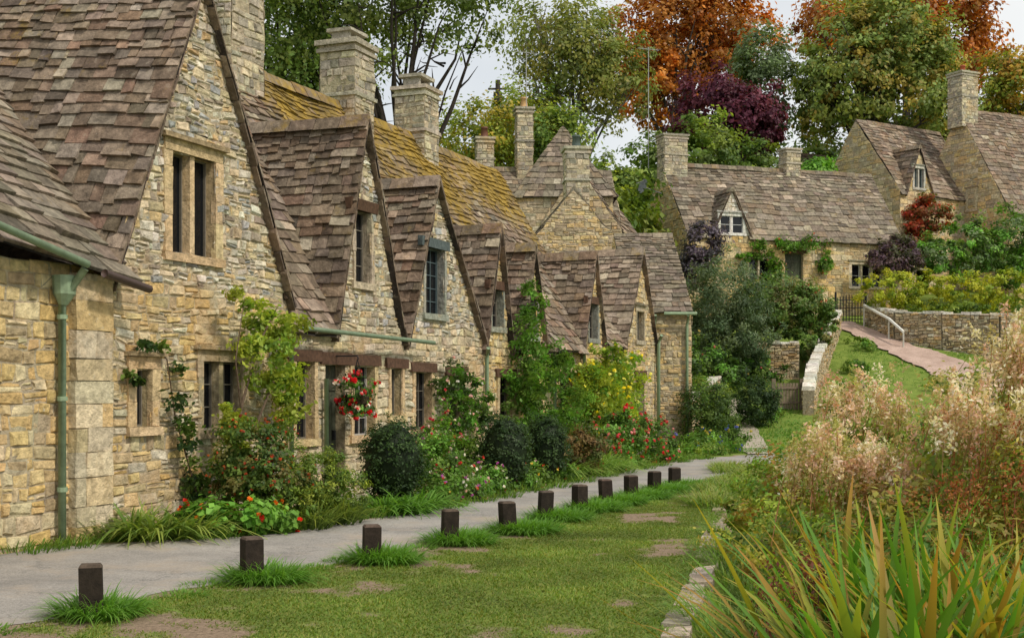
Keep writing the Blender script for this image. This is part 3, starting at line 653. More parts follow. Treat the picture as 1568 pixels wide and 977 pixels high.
# ------------------------------------------------------------------ foliage
GAIN=1.65
def unit(n): v=rng.normal(size=(n,3)); return v/np.linalg.norm(v,axis=1,keepdims=True)
def leafgeo(C,Nn,size,col,asp=.6):
    n=len(C); r=unit(n); t=np.cross(r,Nn); t/=np.linalg.norm(t,axis=1,keepdims=True)+1e-9; b=np.cross(Nn,t)
    s=size[:,None]*.5
    V=np.stack([C+t*s,C+b*s*asp+Nn*s*.15,C-t*s,C-b*s*asp+Nn*s*.15],1).reshape(-1,3)
    F=np.arange(4*n).reshape(n,4); K=np.repeat(col,4,axis=0)
    return V,F,K
def W_np(W):
    def f(P): return np.stack([W.o[0]+W.u[0]*P[:,0]+W.n[0]*P[:,1],W.o[1]+W.u[1]*P[:,0]+W.n[1]*P[:,1],P[:,2]],1)
    return f
RX=W_np(R)
def foliage(name,ells,n,size,cols,clump=.3,nclump=None,xf=None,flowers=None,parent=None,inner=.5,asp=.6,bright=.38,shape=.3,gain=None):
    E_=np.array(ells,float); wgt=(E_[:,3]*E_[:,4]+E_[:,4]*E_[:,5]+E_[:,3]*E_[:,5]); wgt=wgt/wgt.sum()
    nclump=nclump or max(12,int(n/70))
    ei=rng.choice(len(E_),nclump,p=wgt); dr=unit(nclump)
    rr=inner+(1-inner)*rng.random(nclump)**.7
    ph=rng.random(3)*6; rr=rr*(1+shape*np.sin(dr[:,0]*4+ph[0])*np.sin(dr[:,1]*3.5+ph[1])*np.cos(dr[:,2]*4+ph[2])+rng.normal(size=nclump)*.07)
    rad=E_[ei,3:6]; cc=E_[ei,:3]+dr*rr[:,None]*rad
    crad=clump*rad.mean(1)*(0.6+.8*rng.random(nclump))
    li=rng.integers(0,nclump,n)
    off=rng.normal(size=(n,3))*.5; P=cc[li]+off*crad[li][:,None]*np.array([1,1,.75])
    Nn=off*.5+dr[li]*.7+rng.normal(size=(n,3))*.45+np.array([0,0,.45]); Nn/=np.linalg.norm(Nn,axis=1,keepdims=True)
    pal=np.array(cols,float)*(gain or GAIN); ci=rng.integers(0,len(pal),nclump); cb=1+bright*(rng.random(nclump)*2-1)
    base=pal[ci]*cb[:,None]; alt=pal[rng.integers(0,len(pal),n)]
    col=base[li]*.7+alt*.3; col*=(1+(rng.random((n,1))-.5)*.6)
    sz=size*(.6+.8*rng.random(n))
    if xf: P=xf(P)
    V,F,K=leafgeo(P,Nn,sz,col,asp)
    if flowers:
        nf,fc,fs=flowers; k=rng.integers(0,nclump,nf); ofs=unit(nf)
        Pf=cc[k]+dr[k]*crad[k][:,None]*.8+ofs*crad[k][:,None]*.4
        if xf: Pf=xf(Pf)
        fcol=np.array(fc,float)[rng.integers(0,len(fc),nf)]*(1+(rng.random((nf,1))-.5)*.4)
        Pp=np.repeat(Pf,5,axis=0)+unit(nf*5)*fs*.3; Np=unit(nf*5)+np.array([.4,-.6,.5]); Np/=np.linalg.norm(Np,axis=1,keepdims=True)
        V2,F2,K2=leafgeo(Pp,Np,np.full(nf*5,fs),np.repeat(fcol,5,axis=0),.9)
        V=np.concatenate([V,V2]); F=np.concatenate([F,F2+len(K)]); K=np.concatenate([K,K2])
    return np_mesh(name,V,F,K,M_leaf,parent)
def ribbons(base,dirs,L,Wd,droop,cA,cB,k=4):
    n=len(base); hz=dirs.copy(); hz[:,2]=0; hz/=np.linalg.norm(hz,axis=1,keepdims=True)+1e-9
    an=rng.random(n)*math.pi; side=np.stack([np.cos(an),np.sin(an),np.zeros(n)],1)
    sd2=np.cross(dirs,np.array([0,0,1.])); sd2/=np.linalg.norm(sd2,axis=1,keepdims=True)+1e-9
    side=side*.5+sd2*.8; side/=np.linalg.norm(side,axis=1,keepdims=True)
    V=np.zeros((n,2*(k+1),3)); C=np.zeros((n,2*(k+1),3))
    for j in range(k+1):
        f=j/k; p=base+dirs*(L*f)[:,None]+hz*(droop*L*f*f*.6)[:,None]; p[:,2]-=droop*L*f**2.6*.7
        w=Wd*.5*(1-f**2.2)*(0.75+.5*min(1,f*3)) if j<k else Wd*0
        V[:,2*j]=p-side*w[:,None]; V[:,2*j+1]=p+side*w[:,None]
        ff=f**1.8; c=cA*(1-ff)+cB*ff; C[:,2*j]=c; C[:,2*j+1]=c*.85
    F=[]
    for j in range(k): F.append(np.stack([2*j,2*j+1,2*j+3,2*j+2])[None].repeat(n,0)+(np.arange(n)*2*(k+1))[:,None])
    return V.reshape(-1,3),np.concatenate(F),C.reshape(-1,3)
def tufts(name,pts,n,L,Wd,rad,cols,cols2=None,droop=.5,lean=.5,k=4,parent=None,lv=.5,gain=None):
    pts=np.array(pts,float); i=rng.integers(0,len(pts),n); a=rng.random(n)*6.283; r=np.sqrt(rng.random(n))*rad
    b=np.stack([pts[i,0]+np.cos(a)*r,pts[i,1]+np.sin(a)*r,np.zeros(n)],1); b[:,2]=H(b[:,0],b[:,1])-.01
    d=np.stack([np.cos(a),np.sin(a),np.zeros(n)],1)*(r/rad*lean)[:,None]+rng.normal(size=(n,3))*.18; d[:,2]=1; d/=np.linalg.norm(d,axis=1,keepdims=True)
    g_=gain or GAIN
    c=g_*np.array(cols,float)[rng.integers(0,len(cols),n)]*(1+(rng.random((n,1))-.5)*.4); c2=g_*np.array(cols2 or cols,float)[rng.integers(0,len(cols2 or cols),n)]
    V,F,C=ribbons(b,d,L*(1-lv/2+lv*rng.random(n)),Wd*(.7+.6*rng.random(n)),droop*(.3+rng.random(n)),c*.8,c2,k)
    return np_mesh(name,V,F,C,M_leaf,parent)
def tree(name,x,y,ells,n,size,cols,tr=.3,bark=(.06,.05,.04),clump=.3,nclump=None,limbs=14,inner=.45,top=None,asp=.6,bright=.38,shape=.3):
    par=empty(name); z0=Hs(x,y)-.3; m=MB(); E_=ells
    cz=sum(e[2] for e in E_)/len(E_); bx=sum(e[0] for e in E_)/len(E_); by=sum(e[1] for e in E_)/len(E_)
    hz=z0+(cz-z0)*(top or .75)
    tp=Vector((x*.4+bx*.6,y*.4+by*.6,hz)); P0=Vector((x,y,z0)); pts=[P0.lerp(tp,t)+Vector((U(-.15,.15),U(-.15,.15),0))*(t>0) for t in (0,.25,.5,.75,1)]
    m.tube(pts,[tr*1.25,tr,tr*.85,tr*.7,tr*.55],bark,9)
    for i in range(limbs):
        e=random.choice(E_); d=Vector((random.gauss(0,1),random.gauss(0,1),random.gauss(.3,.8))).normalized(); rr=U(.6,.95)
        end=Vector((e[0]+d.x*e[3]*rr,e[1]+d.y*e[4]*rr,e[2]+d.z*e[5]*rr))
        t=U(.45,1); st=pts[min(4,int(t*4))].lerp(pts[min(4,int(t*4)+1)],t*4-int(t*4)) if t<1 else tp
        mid=st.lerp(end,.5)+Vector((U(-.4,.4),U(-.3,.3),U(.0,.6))); r0=tr*U(.28,.45)
        q1=st.lerp(mid,.5)+Vector((U(-.2,.2),U(-.2,.2),U(-.1,.2)))
        m.tube([st,q1,mid,mid.lerp(end,.5)+Vector((U(-.3,.3),0,U(-.2,.3))),end],[r0,r0*.8,r0*.6,r0*.35,r0*.1],bark,6,False)
        for k in range(4):
            s2=mid.lerp(end,U(0,.8)); e2=s2+Vector((U(-1,1),U(-1,1),U(-.2,1)))*max(e[3],1)*.35
            m.tube([s2,s2.lerp(e2,.5)+Vector((0,0,U(-.15,.2))),e2],[r0*.35,r0*.22,r0*.06],bark,5,False)
    m.obj('trunk',M_bark,par,True)
    foliage('crown',ells,n,size,cols,clump=clump,nclump=nclump,parent=par,inner=inner,asp=asp,bright=bright,shape=shape)
    return par
G_=[(.055,.10,.018),(.08,.13,.022),(.04,.075,.015),(.10,.15,.03)]
GD=[(.02,.042,.012),(.03,.055,.015),(.015,.032,.010),(.04,.07,.02)]
GY=[(.16,.20,.025),(.12,.17,.025),(.20,.22,.03),(.09,.13,.02)]
GB=[(.07,.17,.02),(.10,.22,.03),(.06,.13,.015),(.13,.25,.04)]
GG=[(.10,.13,.07),(.08,.11,.055),(.13,.16,.085),(.06,.085,.04)]
OR=[(.30,.10,.012),(.36,.13,.018),(.22,.06,.01),(.19,.09,.02),(.36,.16,.03)]
PU=[(.06,.012,.028),(.085,.02,.038),(.045,.01,.02),(.11,.03,.045)]
tree('ash_tree',-4.3,50,[(-6.5,50,16.5,3.6,3,3.0),(-2.5,51,17.3,3.0,3,2.6),(-4.8,49,19,4,3,3)],17000,.19,[(.09,.13,.03),(.13,.17,.04),(.06,.09,.025),(.16,.18,.05)],tr=.34,bark=(.035,.028,.022),clump=.22,nclump=230,limbs=22,inner=.2,top=.55)
tree('maple_tree',-9.0,52,[(-9.2,52,15.5,2.6,3,5),(-7.2,53,14.5,2,2,3)],18000,.21,[(.09,.14,.03),(.12,.16,.035),(.06,.10,.025),(.15,.17,.04)],tr=.3,clump=.28,limbs=16,inner=.35)
tree('birch_tree',2.8,70,[(2.6,70,20.5,3.2,3,3.2),(5.2,70,18.8,2.4,2,3.2),(1.5,71,16.5,2.2,2,2.4)],19000,.22,[(.17,.18,.04),(.13,.16,.04),(.22,.19,.05),(.10,.13,.04)],tr=.28,bark=(.16,.15,.13),clump=.25,nclump=280,limbs=24,inner=.25)
tree('hawthorn_tree',-1.8,58,[(-1.9,58,12.2,2.0,2,2.6),(.5,59,13.4,1.9,2,2.4)],14000,.18,GY+[(.28,.2,.03)],tr=.16,clump=.3)
tree('elder_tree',1.0,57,[(1.9,57,12,1.6,1.6,2.6)],7000,.18,GY+G_,tr=.14,clump=.3)
tree('copper_beech_tree',11,86,[(10.6,86,25,4.2,3,5.0),(13.8,87,26,3.6,3,5),(8.8,85,22,2.2,2,3.2)],26000,.30,OR,tr=.45,clump=.2,limbs=18,inner=.4,bright=.5)
tree('purple_plum_tree',11.7,72,[(11.2,72,17.2,2.9,2.5,2.2),(13.2,72,16.4,1.8,2,1.7)],13000,.24,PU,tr=.2,bark=(.03,.02,.02),clump=.22)
tree('willow_tree',15.4,80,[(15.3,80,20.2,2.2,2.2,3.8),(14.6,80,17.5,1.9,2,2)],15000,.25,GG+[(.10,.15,.05)],tr=.3,clump=.23)
tree('lime_tree',21,77,[(20.2,77,20.6,3.3,3,4.6),(24.0,77,19.8,3.0,3,4.2),(22,77,23,3,3,3),(17.9,77,19.5,1.3,2,3)],38000,.26,[(.12,.16,.035),(.16,.18,.04),(.09,.13,.03),(.28,.20,.04),(.15,.20,.06)],tr=.45,clump=.19,limbs=18,inner=.45,bright=.5)
tree('copper_beech_tree',29,97,[(27,97,29,6,3,3.6),(33,98,28,4,3,5)],18000,.38,OR+[(.14,.05,.02)],tr=.45,clump=.23)
tree('oak_tree',31.5,84,[(32.2,84,20.5,2.4,2.5,3.6),(30.2,84,17.5,1.8,2,2)],14000,.28,GY+[(.3,.17,.03),(.28,.12,.03)],tr=.35,clump=.24)
tree('oak_tree',26,82,[(26.8,82,17.2,2.6,2.5,2.4),(29.5,86,17.8,2.2,2,2.6)],11000,.28,G_+[(.18,.15,.03)],tr=.35,clump=.24)
foliage('hillside_woodland',[(x,U(98,106),13.5+abs(x)*.12+U(-1,1.5),5,4,5.5) for x in range(-30,52,6)],42000,.55,G_+GY+[(.13,.11,.03)],clump=.28,inner=.45)
foliage('hazel_thicket',[(7.0,66,12.2,2.2,2,2.6),(9.6,66,13.2,2.2,2,2.6),(5,64,10.5,1.8,2,2.5),(12.3,68,12.8,2.2,2,2.0)],26000,.22,G_+[(.12,.15,.05)]+GY[:2],clump=.2)
foliage('laurel_bush',[(15.2,68,12.3,1.8,1.8,1.8),(18.0,72,12.4,2.2,2,2.2),(13.7,67,11.4,1.4,1.5,1.5)],14000,.24,GB,clump=.24)
foliage('back_garden_shrubs',[(x,56+abs(x)*.3,8.5,2.2,2,3.2) for x in (-9,-6.5,-4,-1.5,1,3,5)],12000,.3,G_+GY,clump=.3)
foliage('red_creeper',[(21.0,66.2,10.7,1.1,.7,1.0),(20.4,66,9.6,.6,.6,1.0)],4500,.18,[(.28,.03,.015),(.18,.06,.02),(.08,.12,.03)],clump=.35,gain=1.3)
B1X=W_np(B1)
foliage('climbing_rose',[(3.1,.2,7.7,.8,.2,.5),(5.2,.25,8.3,1.6,.2,.25),(4.1,.2,7.0,.4,.2,.9),(6.6,.2,7.6,.4,.2,.7)],4500,.13,G_+GB,clump=.4,xf=B1X,flowers=(30,[(.6,.2,.1),(.5,.3,.2)],.1))
foliage('smoke_bush',[(8.2,55.6,8.0,.9,.8,1.2),(7.8,55.6,7.0,.8,.8,1.0)],5000,.14,[(.07,.05,.07),(.10,.08,.11),(.05,.05,.05)],clump=.35)
foliage('grey_willow_bush',[(7.9,48.5,5.0,1.55,1.6,1.9),(7.2,48.5,3.8,1.0,1.2,1.5),(8.7,48.5,3.9,1.2,1.2,1.4)],26000,.14,[(.08,.12,.055),(.06,.095,.045),(.12,.15,.08),(.045,.075,.035)],clump=.2,asp=.3,bright=.45)
foliage('viburnum_bush',[(10.6,51,5.1,1.8,1.5,1.25),(9.5,51,4.4,1.2,1.2,1.1),(12,51.5,4.6,.9,1.0,1.0),(11.4,50.2,3.6,1.0,.6,.7)],22000,.13,[(.07,.13,.025),(.10,.16,.035),(.15,.13,.05),(.05,.09,.02)],clump=.18,bright=.5,flowers=(60,[(.4,.15,.07)],.09))
foliage('garden_shrubs',[(6.6,47,2.6,1.2,1,1.1),(9.0,48.6,2.6,1.1,.6,.7),(5.6,44,2.2,.8,1,1.2),(7.6,46.2,2.2,.8,.8,.7),(8.9,46.0,1.7,.6,.5,.5)],17000,.12,GD+G_+GB[:2],clump=.26,flowers=(60,[(.6,.5,.2),(.5,.15,.12)],.08))
foliage('golden_shrub',[(6.3,42.5,1.55,.75,.7,.75)],6000,.08,GY+GB,clump=.28)
foliage('box_bush',[(7.85,42,1.35,.80,.7,.78)],9000,.07,GD,clump=.22,shape=.1)
foliage('box_bush',[(5.5,37.3,1.1,.8,.7,1.0),(6.1,37.8,.7,.6,.6,.7)],10000,.07,GD+G_,clump=.26)
foliage('hydrangea_bush',[(6.0,36.3,.35,.65,.4,.35),(5.2,36,.25,.7,.4,.28)],5000,.07,GB+G_,clump=.35,flowers=(90,[(.12,.16,.6),(.25,.25,.7),(.6,.5,.1)],.07))
foliage('border_plants',[(5.2,35.2,.15,.8,.4,.2),(8.4,43.2,1.0,.5,.4,.3)],4000,.07,GB+GY,clump=.4)
foliage('clipped_hedge',[(x,56.4-.10*(x-16),5.95+.012*(x-14),1.3,.9,1.0) for x in np.arange(16.0,36,1.1)],46000,.12,[(.26,.27,.022),(.22,.25,.022),(.30,.28,.025),(.11,.17,.02)],clump=.18,inner=.7,bright=.3,shape=.08,gain=1.75)
foliage('lower_hedge',[(x,54.9-.14*(x-16),5.0,1.1,.6,.4) for x in np.arange(17.2,34,1.1)],14000,.12,G_+GY[:2],clump=.25,inner=.6)
foliage('purple_shrub',[(17.6,59.3,7.9,1.1,.8,.9),(16.8,58.6,7.6,.8,.7,.7)],7000,.14,[(.07,.04,.06),(.10,.06,.07),(.06,.07,.03)],clump=.26)
foliage('garden_bushes',[(21.5,61.5,8.6,1.6,1.2,1.3),(23.8,62,8.5,1.7,1.2,1.8),(19.9,60.5,7.9,1.3,1,1.0),(26,64,9.1,1.9,1.3,1.8)],22000,.16,G_+GG+GB,clump=.2,bright=.45)
foliage('bank_shrubs',[(x,y,Hs(x,y)+.15,.6,.8,.38) for x,y in ((11.2,44.2),(12.1,46.5),(13.2,50.0),(14.3,53.5),(15.4,47.4))]+[(19.4,47.5,2.2,.9,1,.6),(20.5,50,2.8,1,1,.7)],11000,.10,G_+GB+GY,clump=.28)
# ------------------------------------------------------------------ plants along the row
tufts('daylily_clump',[(-4.35,15.05),(-4.05,14.95),(-3.75,15.15)],420,.62,.028,.28,[(.10,.17,.03),(.16,.22,.04)],[(.24,.28,.06),(.12,.2,.04)],droop=1.0,lean=.9,k=6)
foliage('nasturtium_plants',[(-3.35,15.35,.2,.55,.25,.22),(-2.9,15.65,.18,.4,.25,.18)],1800,.085,GB,clump=.5,asp=.95,flowers=(45,[(.7,.03,.01),(.8,.18,.01)],.055))
foliage('wall_vine',[(.15,.12,1.9,.10,.06,.35),(.35,.12,2.25,.22,.06,.10),(.75,.14,2.15,.12,.06,.25),(.95,.15,1.7,.08,.06,.45),(1.1,.2,1.1,.10,.08,.4),(1.25,.25,.6,.15,.1,.4)],1100,.075,GD+G_,clump=.7,xf=RX)
m=MB()
m.tube([R(1.35,.3,0),R(1.2,.2,.6),R(1.0,.08,1.4),R(.85,.07,2.1),R(.5,.07,2.32),R(.15,.08,2.2)],[.014,.012,.01,.009,.007,.004],(.12,.08,.05),6)
m.tube([R(1.5,.5,0),R(1.7,.45,.8),R(1.95,.45,1.6),R(2.3,.5,2.4),R(2.7,.5,2.85)],[.03,.026,.02,.014,.006],(.13,.09,.06),6)
m.tube([R(1.6,.5,0),R(2.0,.5,1.0),R(2.5,.5,1.7),R(3.0,.5,2.3)],[.025,.02,.015,.006],(.13,.09,.06),6)
m.tube([R(1.9,.45,1.5),R(1.7,.5,2.1),R(1.9,.5,2.9)],[.015,.01,.004],(.13,.09,.06),6)
m.obj('vine_stems',M_bark)
foliage('wisteria',[(2.2,.5,2.5,.5,.25,.45),(2.95,.5,2.55,.45,.25,.4),(2.55,.5,2.0,.55,.25,.3),(1.75,.45,1.3,.3,.2,.3),(3.15,.4,1.7,.3,.2,.6),(1.7,.5,.75,.35,.2,.5),(1.9,.45,3.0,.2,.15,.25)],6500,.075,[(.22,.26,.03),(.16,.22,.03),(.24,.26,.04),(.12,.2,.03)],clump=.36,xf=RX,inner=.2)
foliage('fuchsia_bush',[(-3.25,16.4,.95,.48,.42,.42),(-3.35,16.3,.5,.42,.4,.42),(-2.95,16.2,.55,.4,.4,.4)],11000,.055,G_+[(.12,.10,.03),(.03,.06,.015)],clump=.26,flowers=(300,[(.5,.07,.02),(.45,.13,.03),(.3,.05,.02)],.032))
foliage('lavatera_bush',[(-2.55,16.9,.6,.42,.4,.5),(-2.25,17.1,.4,.35,.3,.38),(-2.75,16.2,.3,.3,.3,.3)],10000,.055,G_+GY,clump=.26,asp=.35,bright=.4)
tufts('border_grasses',[(-2.5,16.2),(-2.2,16.8),(-3.0,15.9)],500,.5,.02,.25,G_,GY,droop=.8,lean=.7)
def ball(name,x,y,r,h,cols=GD,leaf=.042,n=7500):
    me=foliage(name,[(x,y,h*.52,r,r,h*.48)],n,leaf,cols,clump=.18,inner=.88,shape=.09,nclump=300,bright=.4)
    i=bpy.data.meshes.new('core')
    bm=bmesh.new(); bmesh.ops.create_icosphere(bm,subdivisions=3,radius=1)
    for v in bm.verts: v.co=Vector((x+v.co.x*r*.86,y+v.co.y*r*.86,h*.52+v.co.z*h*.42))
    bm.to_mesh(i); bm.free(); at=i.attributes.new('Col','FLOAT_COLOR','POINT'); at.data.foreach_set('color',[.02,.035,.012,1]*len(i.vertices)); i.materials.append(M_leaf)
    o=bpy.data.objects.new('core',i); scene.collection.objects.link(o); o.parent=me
ball('clipped_box_ball',-1.73,18.9,.46,1.32,GD+[(.045,.08,.022)])
ball('clipped_box_ball',-.12,22.4,.44,1.3,GD+[(.06,.09,.04)])
ball('clipped_box_ball',.62,24.3,.42,1.25,GD)
tufts('fern_clump',[(-1.75,18.0),(-1.4,18.2),(-1.3,18.8)],420,.5,.03,.22,GB,GB,droop=1.0,lean=.9,k=5)
foliage('climbing_rose',[(8.9,.25,1.9,.45,.2,.35),(9.7,.25,1.7,.35,.2,.4),(9.3,.3,1.2,.4,.25,.5),(10.2,.25,1.4,.3,.2,.5),(9.0,.4,.6,.5,.3,.5)],8000,.065,GD+G_+GB[:2],clump=.34,xf=RX,flowers=(130,[(.8,.5,.5),(.85,.8,.75)],.055))
foliage('hollyhocks',[(7.6,.5,.9,.12,.12,.5),(8.0,.5,.9,.12,.12,.6),(8.4,.55,.6,.3,.2,.4),(10.5,.7,.8,.15,.15,.6)],3000,.06,G_+GB,clump=.5,xf=RX,flowers=(90,[(.7,.4,.4),(.8,.7,.65),(.6,.05,.08)],.055))
foliage('border_flowers',[(-1.0,19.7,.3,.4,.3,.3),(-.7,20.5,.3,.35,.35,.35),(-.35,21.2,.25,.3,.3,.25),(.35,23.1,.25,.4,.3,.25),(-1.2,20.6,.6,.4,.4,.5)],8000,.055,GB+G_,clump=.4,flowers=(170,[(.7,.05,.04),(.75,.5,.5),(.8,.75,.7),(.5,.1,.45)],.045))
foliage('climbing_hydrangea',[(12.6,.3,2.6,.5,.3,1.0),(12.3,.35,1.4,.6,.35,.9),(13.2,.35,1.9,.5,.3,.7),(12.9,.3,3.6,.35,.25,.5),(14.6,.3,2.3,.5,.25,.5),(15.0,.4,1.2,.6,.35,.9),(13.9,.4,.9,.5,.35,.6)],14000,.08,GB+G_,clump=.3,xf=RX)
foliage('honeysuckle',[(16.4,.5,1.7,.8,.4,.7),(17.3,.5,2.2,.6,.35,.6),(18.1,.5,1.7,.6,.35,.8),(17.3,.7,.9,1.0,.5,.7),(19.6,.4,1.9,.7,.3,.8)],16000,.085,[(.2,.24,.025),(.15,.22,.03),(.1,.2,.03),(.24,.26,.03)],clump=.28,xf=RX,flowers=(200,[(.85,.7,.03),(.8,.75,.2)],.08))
foliage('azalea_bush',[(1.45,25.6,.55,.45,.4,.5),(1.0,25.2,.5,.4,.35,.5)],5500,.065,[(.10,.06,.02),(.05,.08,.02),(.13,.08,.03)],clump=.3)
foliage('red_rose_bush',[(2.45,29.2,.75,.6,.45,.55),(3.1,30.2,.6,.5,.4,.5),(2.0,28.4,.6,.5,.4,.5),(3.6,31.4,.4,.45,.4,.35)],11000,.07,G_+GB,clump=.28,flowers=(260,[(.65,.02,.03),(.7,.06,.08),(.7,.25,.25)],.065))
tufts('ornamental_grass',[(1.3,26.2),(1.6,26.8),(1.9,27.3),(.9,25.1)],900,.75,.025,.35,GB,[(.22,.3,.06)],droop=.9,lean=.8)
edge=[(-2.0,17.6),(-1.0,19.3),(-.6,20.2),(-.2,21.0),(.3,22.3),(.7,23.2),(1.2,24.6),(1.8,26.3),(2.3,27.5),(2.8,28.8),(3.3,30),(4.0,31.6),(4.8,33),(-3.5,15.3),(-2.9,15.9),(-4.6,15.1)]
foliage('border_edging_plants',[(x-.2,y+.2,.12,.4,.35,.2) for x,y in edge],11000,.06,GB+G_,clump=.45,flowers=(130,[(.7,.1,.06),(.8,.6,.1),(.8,.75,.7)],.04))
tufts('verge_weeds',[(x-.05,y) for x,y in edge]+[(-5.2,13.9),(-5.6,13.0),(-4.9,14.4)],3700,.2,.012,.4,GB,GY,droop=.6)
hb=empty('hanging_basket'); bc=R(5.1,.42,1.62)
m=MB(); m.tube([R(5.1,.0,2.25),R(5.1,.42,2.25),R(5.1,.44,2.2)],.012,(.02,.02,.02),6)
for a in (0,2.1,4.2): m.tube([R(5.1,.42,2.2),bc+Vector((.17*math.cos(a),.17*math.sin(a),0))],.006,(.02,.02,.02),4)
m.tube([bc+Vector((0,0,z)) for z in (-.2,-.17,-.1,0,.02)],[.03,.1,.16,.19,.19],(.05,.035,.02),14); m.obj('bowl',M_wood,hb)
foliage('blooms',[(bc.x,bc.y,bc.z+.08,.3,.3,.24),(bc.x,bc.y,bc.z-.12,.25,.25,.18)],2200,.055,GB+GD,clump=.35,parent=hb,flowers=(200,[(.7,.02,.03),(.75,.04,.05),(.85,.8,.78)],.06))
# ------------------------------------------------------------------ grass
n=250000; y=7.0+rng.random(n)**1.4*20; xl=xr_(y)+.02; xr=xc(y)-.05
x=xl+(xr-xl)*rng.random(n)
df=dirtf(x,y); pr=rng.random(n)>df*1.0
x,y,df=x[pr],y[pr],df[pr]; n=len(x); pn=pnoise(x,y,1.2,9)
b=np.stack([x,y,H(x,y)-.003],1); d=rng.normal(size=(n,3))*.45; d[:,2]=1; d/=np.linalg.norm(d,axis=1,keepdims=True)
gc=1.3*np.array([(.13,.20,.025),(.17,.25,.04),(.10,.17,.02),(.25,.26,.06),(.19,.22,.045)])[rng.integers(0,5,n)]*(1+.6*pn[:,None])
gc=gc*(1-.35*df[:,None])+np.array([.30,.25,.10])*.35*df[:,None]
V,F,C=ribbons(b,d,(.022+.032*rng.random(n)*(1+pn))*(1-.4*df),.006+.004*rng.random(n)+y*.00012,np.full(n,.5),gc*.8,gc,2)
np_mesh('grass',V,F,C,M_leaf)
BG=[(.06,.15,.015),(.09,.2,.025)]
tufts('grass_tufts',[(x+U(-.04,.04),y+U(-.04,.04)) for x,y in BOL]+[(x+.1,y) for x,y in BOL]+[(x+.22,y-.05) for x,y in BOL[1:]]+[(x+.35,y+.1) for x,y in BOL[4:]],15000,.27,.010,.24,BG,[(.15,.28,.04),(.10,.24,.025)],droop=.9,lean=.7,k=4)
tufts('road_edge_grass',[(float(xr_(y_))+U(-.05,.25),y_) for y_ in np.concatenate([np.arange(8.5,29,.55)+U(0,.2)])],7000,.09,.008,.2,BG,[(.16,.26,.05)],droop=.8,lean=.6,k=3)
tufts('kerb_grass',[(float(xc(y_))-U(.04,.16),y_) for y_ in np.arange(7.5,22,.35)],6000,.08,.008,.14,BG,[(.18,.26,.05),(.28,.28,.08)],droop=.9,lean=.8,k=3)
tufts('bank_grass',[(float(xc(y_))+U(.25,.7),y_) for y_ in np.arange(8.5,24,.3)],8000,.34,.010,.3,GB,[(.2,.28,.06),(.26,.28,.08)],droop=.9,lean=.5)
tufts('far_bank_grass',[(float(xc(y_))-.15+U(-.1,.9),y_) for y_ in np.arange(19,29,.25)],7000,.30,.014,.35,GB+GY,[(.2,.28,.06),(.3,.28,.1)],droop=.8,lean=.5)
tufts('lawn_grass',[(U(5.5,9.5),U(36,45)) for k in range(300)]+[(U(11,20),U(41,56)) for k in range(300)],14000,.10,.025,.5,GB,GB,droop=.5,k=2)
# ------------------------------------------------------------------ waterside plants (right)
IA=[(.04,.11,.012),(.07,.16,.018)]; IB=[(.12,.24,.022),(.08,.19,.02),(.09,.2,.02),(.26,.28,.03),(.36,.28,.03),(.36,.17,.03)]
tufts('iris_leaves',[(1.55+U(0,2.1),5.9+U(0,1.8)) for k in range(36)],850,1.40,.06,.13,IA,IB,droop=.38,lean=.7,k=8,lv=.6,gain=1.5)
tufts('iris_leaves',[(2.2+U(0,2.3),U(7.6,9.4)) for k in range(28)],700,1.35,.055,.15,IA,IB,droop=.35,lean=.5,k=7,lv=.6,gain=1.5)
tufts('sedge_clump',[(1.5+U(0,.8),U(7,9.2)) for k in range(14)],700,.65,.014,.15,IA+[(.12,.07,.03)],IB[:3]+[(.3,.14,.05)],droop=.8,lean=.6,k=6)
def plumes(name,ells,n,L,cstem,chead,leaf=.028,per=55,low=.35,tight=.02):
    E_=np.array(ells,float); ei=rng.integers(0,len(E_),n); d=unit(n); d[:,2]=np.abs(d[:,2]); T=E_[ei,:3]+d*E_[ei,3:6]*(.35+.65*rng.random((n,1)))
    B=T.copy(); B[:,:2]+=rng.normal(size=(n,2))*.18; B[:,2]=T[:,2]-L*(.6+.6*rng.random(n))
    dr=T-B; Ln=np.linalg.norm(dr,axis=1); dr/=Ln[:,None]
    cs=np.array(cstem)[rng.integers(0,len(cstem),n)]
    V,F,C=ribbons(B,dr,Ln,np.full(n,.008),np.full(n,.12),cs,cs,3)
    li=np.repeat(np.arange(n),per); f=rng.random(n*per)*low
    sub=rng.normal(size=(n,5,3))*.075; si=rng.integers(0,5,n*per)
    P=T[li]-dr[li]*(Ln[li]*f)[:,None]+sub[li,si]*(f/low)[:,None]+rng.normal(size=(n*per,3))*tight
    ch=np.array(chead)[rng.integers(0,len(chead),n)][li]*(1+(rng.random((n*per,1))-.5)*.6)
    V2,F2,C2=leafgeo(P,unit(n*per),leaf*(.5+rng.random(n*per)),ch,.5)
    return np_mesh(name,np.concatenate([V,V2]),np.concatenate([F,F2+len(V)]),np.concatenate([C,C2]),M_leaf)
CR=[(.85,.66,.54),(.88,.78,.64),(.72,.50,.38),(.66,.42,.32),(.5,.42,.2),(.42,.42,.14)]
ST=[(.3,.2,.08),(.22,.26,.06),(.35,.14,.06)]
plumes('seedhead_plants',[(2.75,11.3,1.05,.45,.5,.45),(3.4,12.6,1.5,.5,.6,.6),(3.3,11,1.0,.5,.5,.5)],230,.7,ST,CR,leaf=.036,per=60,tight=.016)
plumes('seedhead_plants',[(3.65,10.4,1.45,.45,.6,.55),(4.25,10.9,1.95,.4,.5,.6),(4.6,11.5,2.05,.5,.5,.5),(4.1,10,1.35,.5,.5,.5)],300,.8,ST,CR,leaf=.036,per=60,tight=.016)
